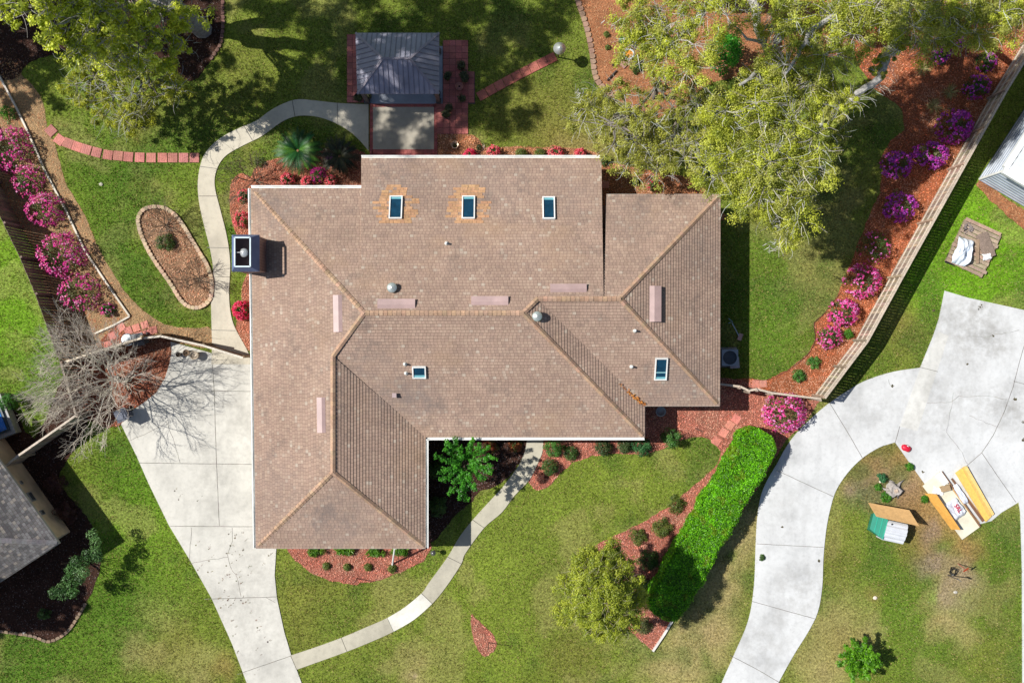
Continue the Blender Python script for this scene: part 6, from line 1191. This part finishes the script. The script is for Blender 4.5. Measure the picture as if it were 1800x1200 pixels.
def board(quad, z4, name, label, col, cat='board', th=.02, mat=M_lumber):
    v = [P(x, y, z) for (x, y), z in zip(quad, z4)]; nn = (v[1]-v[0]).cross(v[3]-v[0]).normalized()
    if nn.z < 0: nn = -nn
    mb = MB(); mb.add([p-nn*th for p in v]+v, [(3, 2, 1, 0), (4, 5, 6, 7)]+[(i, (i+1) % 4, 4+(i+1) % 4, 4+i) for i in range(4)], col); return solo(mb, name, mat, label, cat, tuple(P(*quad[0], 0)))
board([(1526.5, 883), (1598.5, 896), (1615.7, 924), (1540.7, 907)], (.75, .75, 1.25, 1.25), 'plywood_sheet', 'tan plywood sheet leaning over the green and white box', lin(214, 170, 112))
# lumber pile
board([(1622, 854), (1651, 829), (1722, 926), (1691.5, 948)], (.12, .12, .12, .12), 'panel', 'large cream panel at the bottom of the building material pile', lin(226, 220, 198), th=.06, mat=M_paint)
board([(1646, 835), (1655, 828.5), (1668, 847), (1659, 854)], (.2, .2, .2, .2), 'panel', 'small white framed panel at the upper end of the pile', lin(238, 236, 228), th=.05, mat=M_paint)
board([(1655, 829), (1656.2, 827.5), (1724, 924), (1722.5, 926)], (.18, .18, .18, .18), 'trim_strip', 'thin brown trim strip along the right edge of the cream panel', lin(130, 95, 70), th=.03)
board([(1666, 853), (1669, 850), (1722, 918), (1719, 921)], (.1, .1, .1, .1), 'plank', 'narrow tan plank right of the cream panel', lin(206, 166, 112), th=.05)
board([(1672, 842), (1674.5, 840), (1731, 914), (1727, 917)], (.1, .1, .1, .1), 'plank', 'dark brown edged plank in the middle of the pile', lin(120, 84, 62), th=.05)
board([(1678, 852), (1682, 849), (1728, 909), (1724, 912)], (.09, .09, .09, .09), 'plank', 'orange tan plank with rough face in the middle of the pile', lin(206, 160, 96), th=.04)
board([(1680, 831), (1691, 823), (1743, 907), (1733, 917)], (.14, .14, .14, .14), 'plank', 'wide yellow board, left of the three at the right end of the pile', lin(226, 188, 96), th=.08)
board([(1691.5, 822.5), (1695, 820.5), (1742, 904), (1739, 909)], (.2, .2, .14, .14), 'plank', 'yellow board, middle of the three at the right end of the pile', lin(214, 176, 100), th=.08)
board([(1694.5, 820), (1700, 819), (1748, 903), (1744, 906)], (.24, .24, .18, .18), 'plank', 'pale yellow board, right of the three at the right end of the pile', lin(228, 196, 122), th=.09)
board([(1625.5, 867), (1646, 868.5), (1688.5, 931), (1672, 930)], (.05, .55, .55, .05), 'chipboard_sheet', 'orange chipboard sheet leaning on the left side of the pile', lin(214, 160, 78))
board([(1654, 856), (1669, 852), (1672, 861), (1657, 865)], (.34, .34, .34, .34), 'carton', 'small brown carton on the cream panel', lin(168, 142, 108), th=.2)
sheet(1646, 862, .55, .4, -15, 'white folded cloth on the upper left of the cream panel', lin(240, 240, 238), 'cloth', .2, .05, 21)
o = sheet(1676, 894, .72, .98, 33, 'clear white plastic sack with red lettering on the cream panel', lin(205, 208, 216), 'plastic_sack', .3, .13, 5, cat='sack')
fc = bpy.data.curves.new('letters', 'FONT'); fc.body = 'SRL'; fc.size = .3; fc.extrude = .008; fc.align_x = 'CENTER'; fc.align_y = 'CENTER'
fo = bpy.data.objects.new('letters', fc); COL.objects.link(fo); dg = bpy.context.evaluated_depsgraph_get(); lm = bpy.data.meshes.new_from_object(fo.evaluated_get(dg)); bpy.data.objects.remove(fo)
mr, _, _, b_ = newmat('red_ink'); b_.inputs['Base Color'].default_value = (*lin(205, 20, 60), 1)
lo = link_mesh('red_lettering', lm, o, None); lm.materials.clear(); lm.materials.append(mr); lo.rotation_euler = (0, 0, R(-56)); pc = P(1677, 891); lo.location = (pc.x-WL[o].x, pc.y-WL[o].y, .43)
sheet(1686, 868, .3, 1.1, 33, 'strip of clear plastic wrap between the sack and the brown trim', lin(210, 214, 226), 'plastic_wrap', .22, .05, 31)
# tools standing in the dirt patch
def tool(px, py, tx, ty, z, label, col, head):
    a = P(px, py, 0); b = P(tx, ty, z); rt = thing('shovel' if head else 'garden_rake', label, 'garden tool', tuple(a)); mb = MB(); mb.tube([a, b], .022, 8, col); mb.build('handle', M_wood, rt); mb = MB()
    d = (b-a).normalized(); s_ = Vector((.6, -.5, 0)).normalized()
    if head: mb.add([b-s_*.03, b+s_*.03, b+d*.07+s_*.12, b+d*.25+s_*.11, b+d*.34, b+d*.25-s_*.11, b+d*.07-s_*.12], [(0, 1, 2, 3, 4, 5, 6)], lin(130, 150, 175)); mb.add([v+Vector((0, 0, .006)) for v in (b-s_*.03, b+s_*.03, b+d*.07+s_*.12, b+d*.25+s_*.11, b+d*.34, b+d*.25-s_*.11, b+d*.07-s_*.12)], [(6, 5, 4, 3, 2, 1, 0)], lin(130, 150, 175))
    else: mb.box(b, (.3, .05, .04), rz=.6, col=lin(220, 90, 60)); [mb.box(b+Vector((-.12+.05*i, -.03, .04)), (.012, .012, .1), col=lin(200, 80, 50)) for i in range(6)]
    mb.build('head', M_metal, rt)
tool(1666, 1010, 1684, 1018, 1.2, 'shovel with grey blade standing in the dirt patch', (.08, .07, .07), True); tool(1684, 990, 1698, 1001, 1.1, 'red headed rake standing in the dirt patch above the shovel', lin(190, 110, 90), False)
c = P(1674, 1003); mb = MB(); pts = [(c.x+(.16+.05*math.sin(a*1.7))*math.cos(a), c.y+(.16+.06*math.cos(a*2.3))*math.sin(a), .04+.006*a+.03*math.sin(a*3)) for a in np.linspace(0, 25, 110)]; mb.tube(pts, .014, 5, (.02, .02, .02)); solo(mb, 'cable_coil', M_plastic, 'tangled black cable coil beside the standing shovel', 'cable', tuple(c))
mb = MB(); c = P(1244, 757); mb.beam(P(1221, 752)+Vector((0, 0, .06)), P(1236, 759)+Vector((0, 0, .04)), .03, .03, (.1, .06, .05)); solo(mb, 'stick', M_wood, 'thin dark stick lying in the red mulch near the hedge', 'stick', tuple(P(1221, 752)))
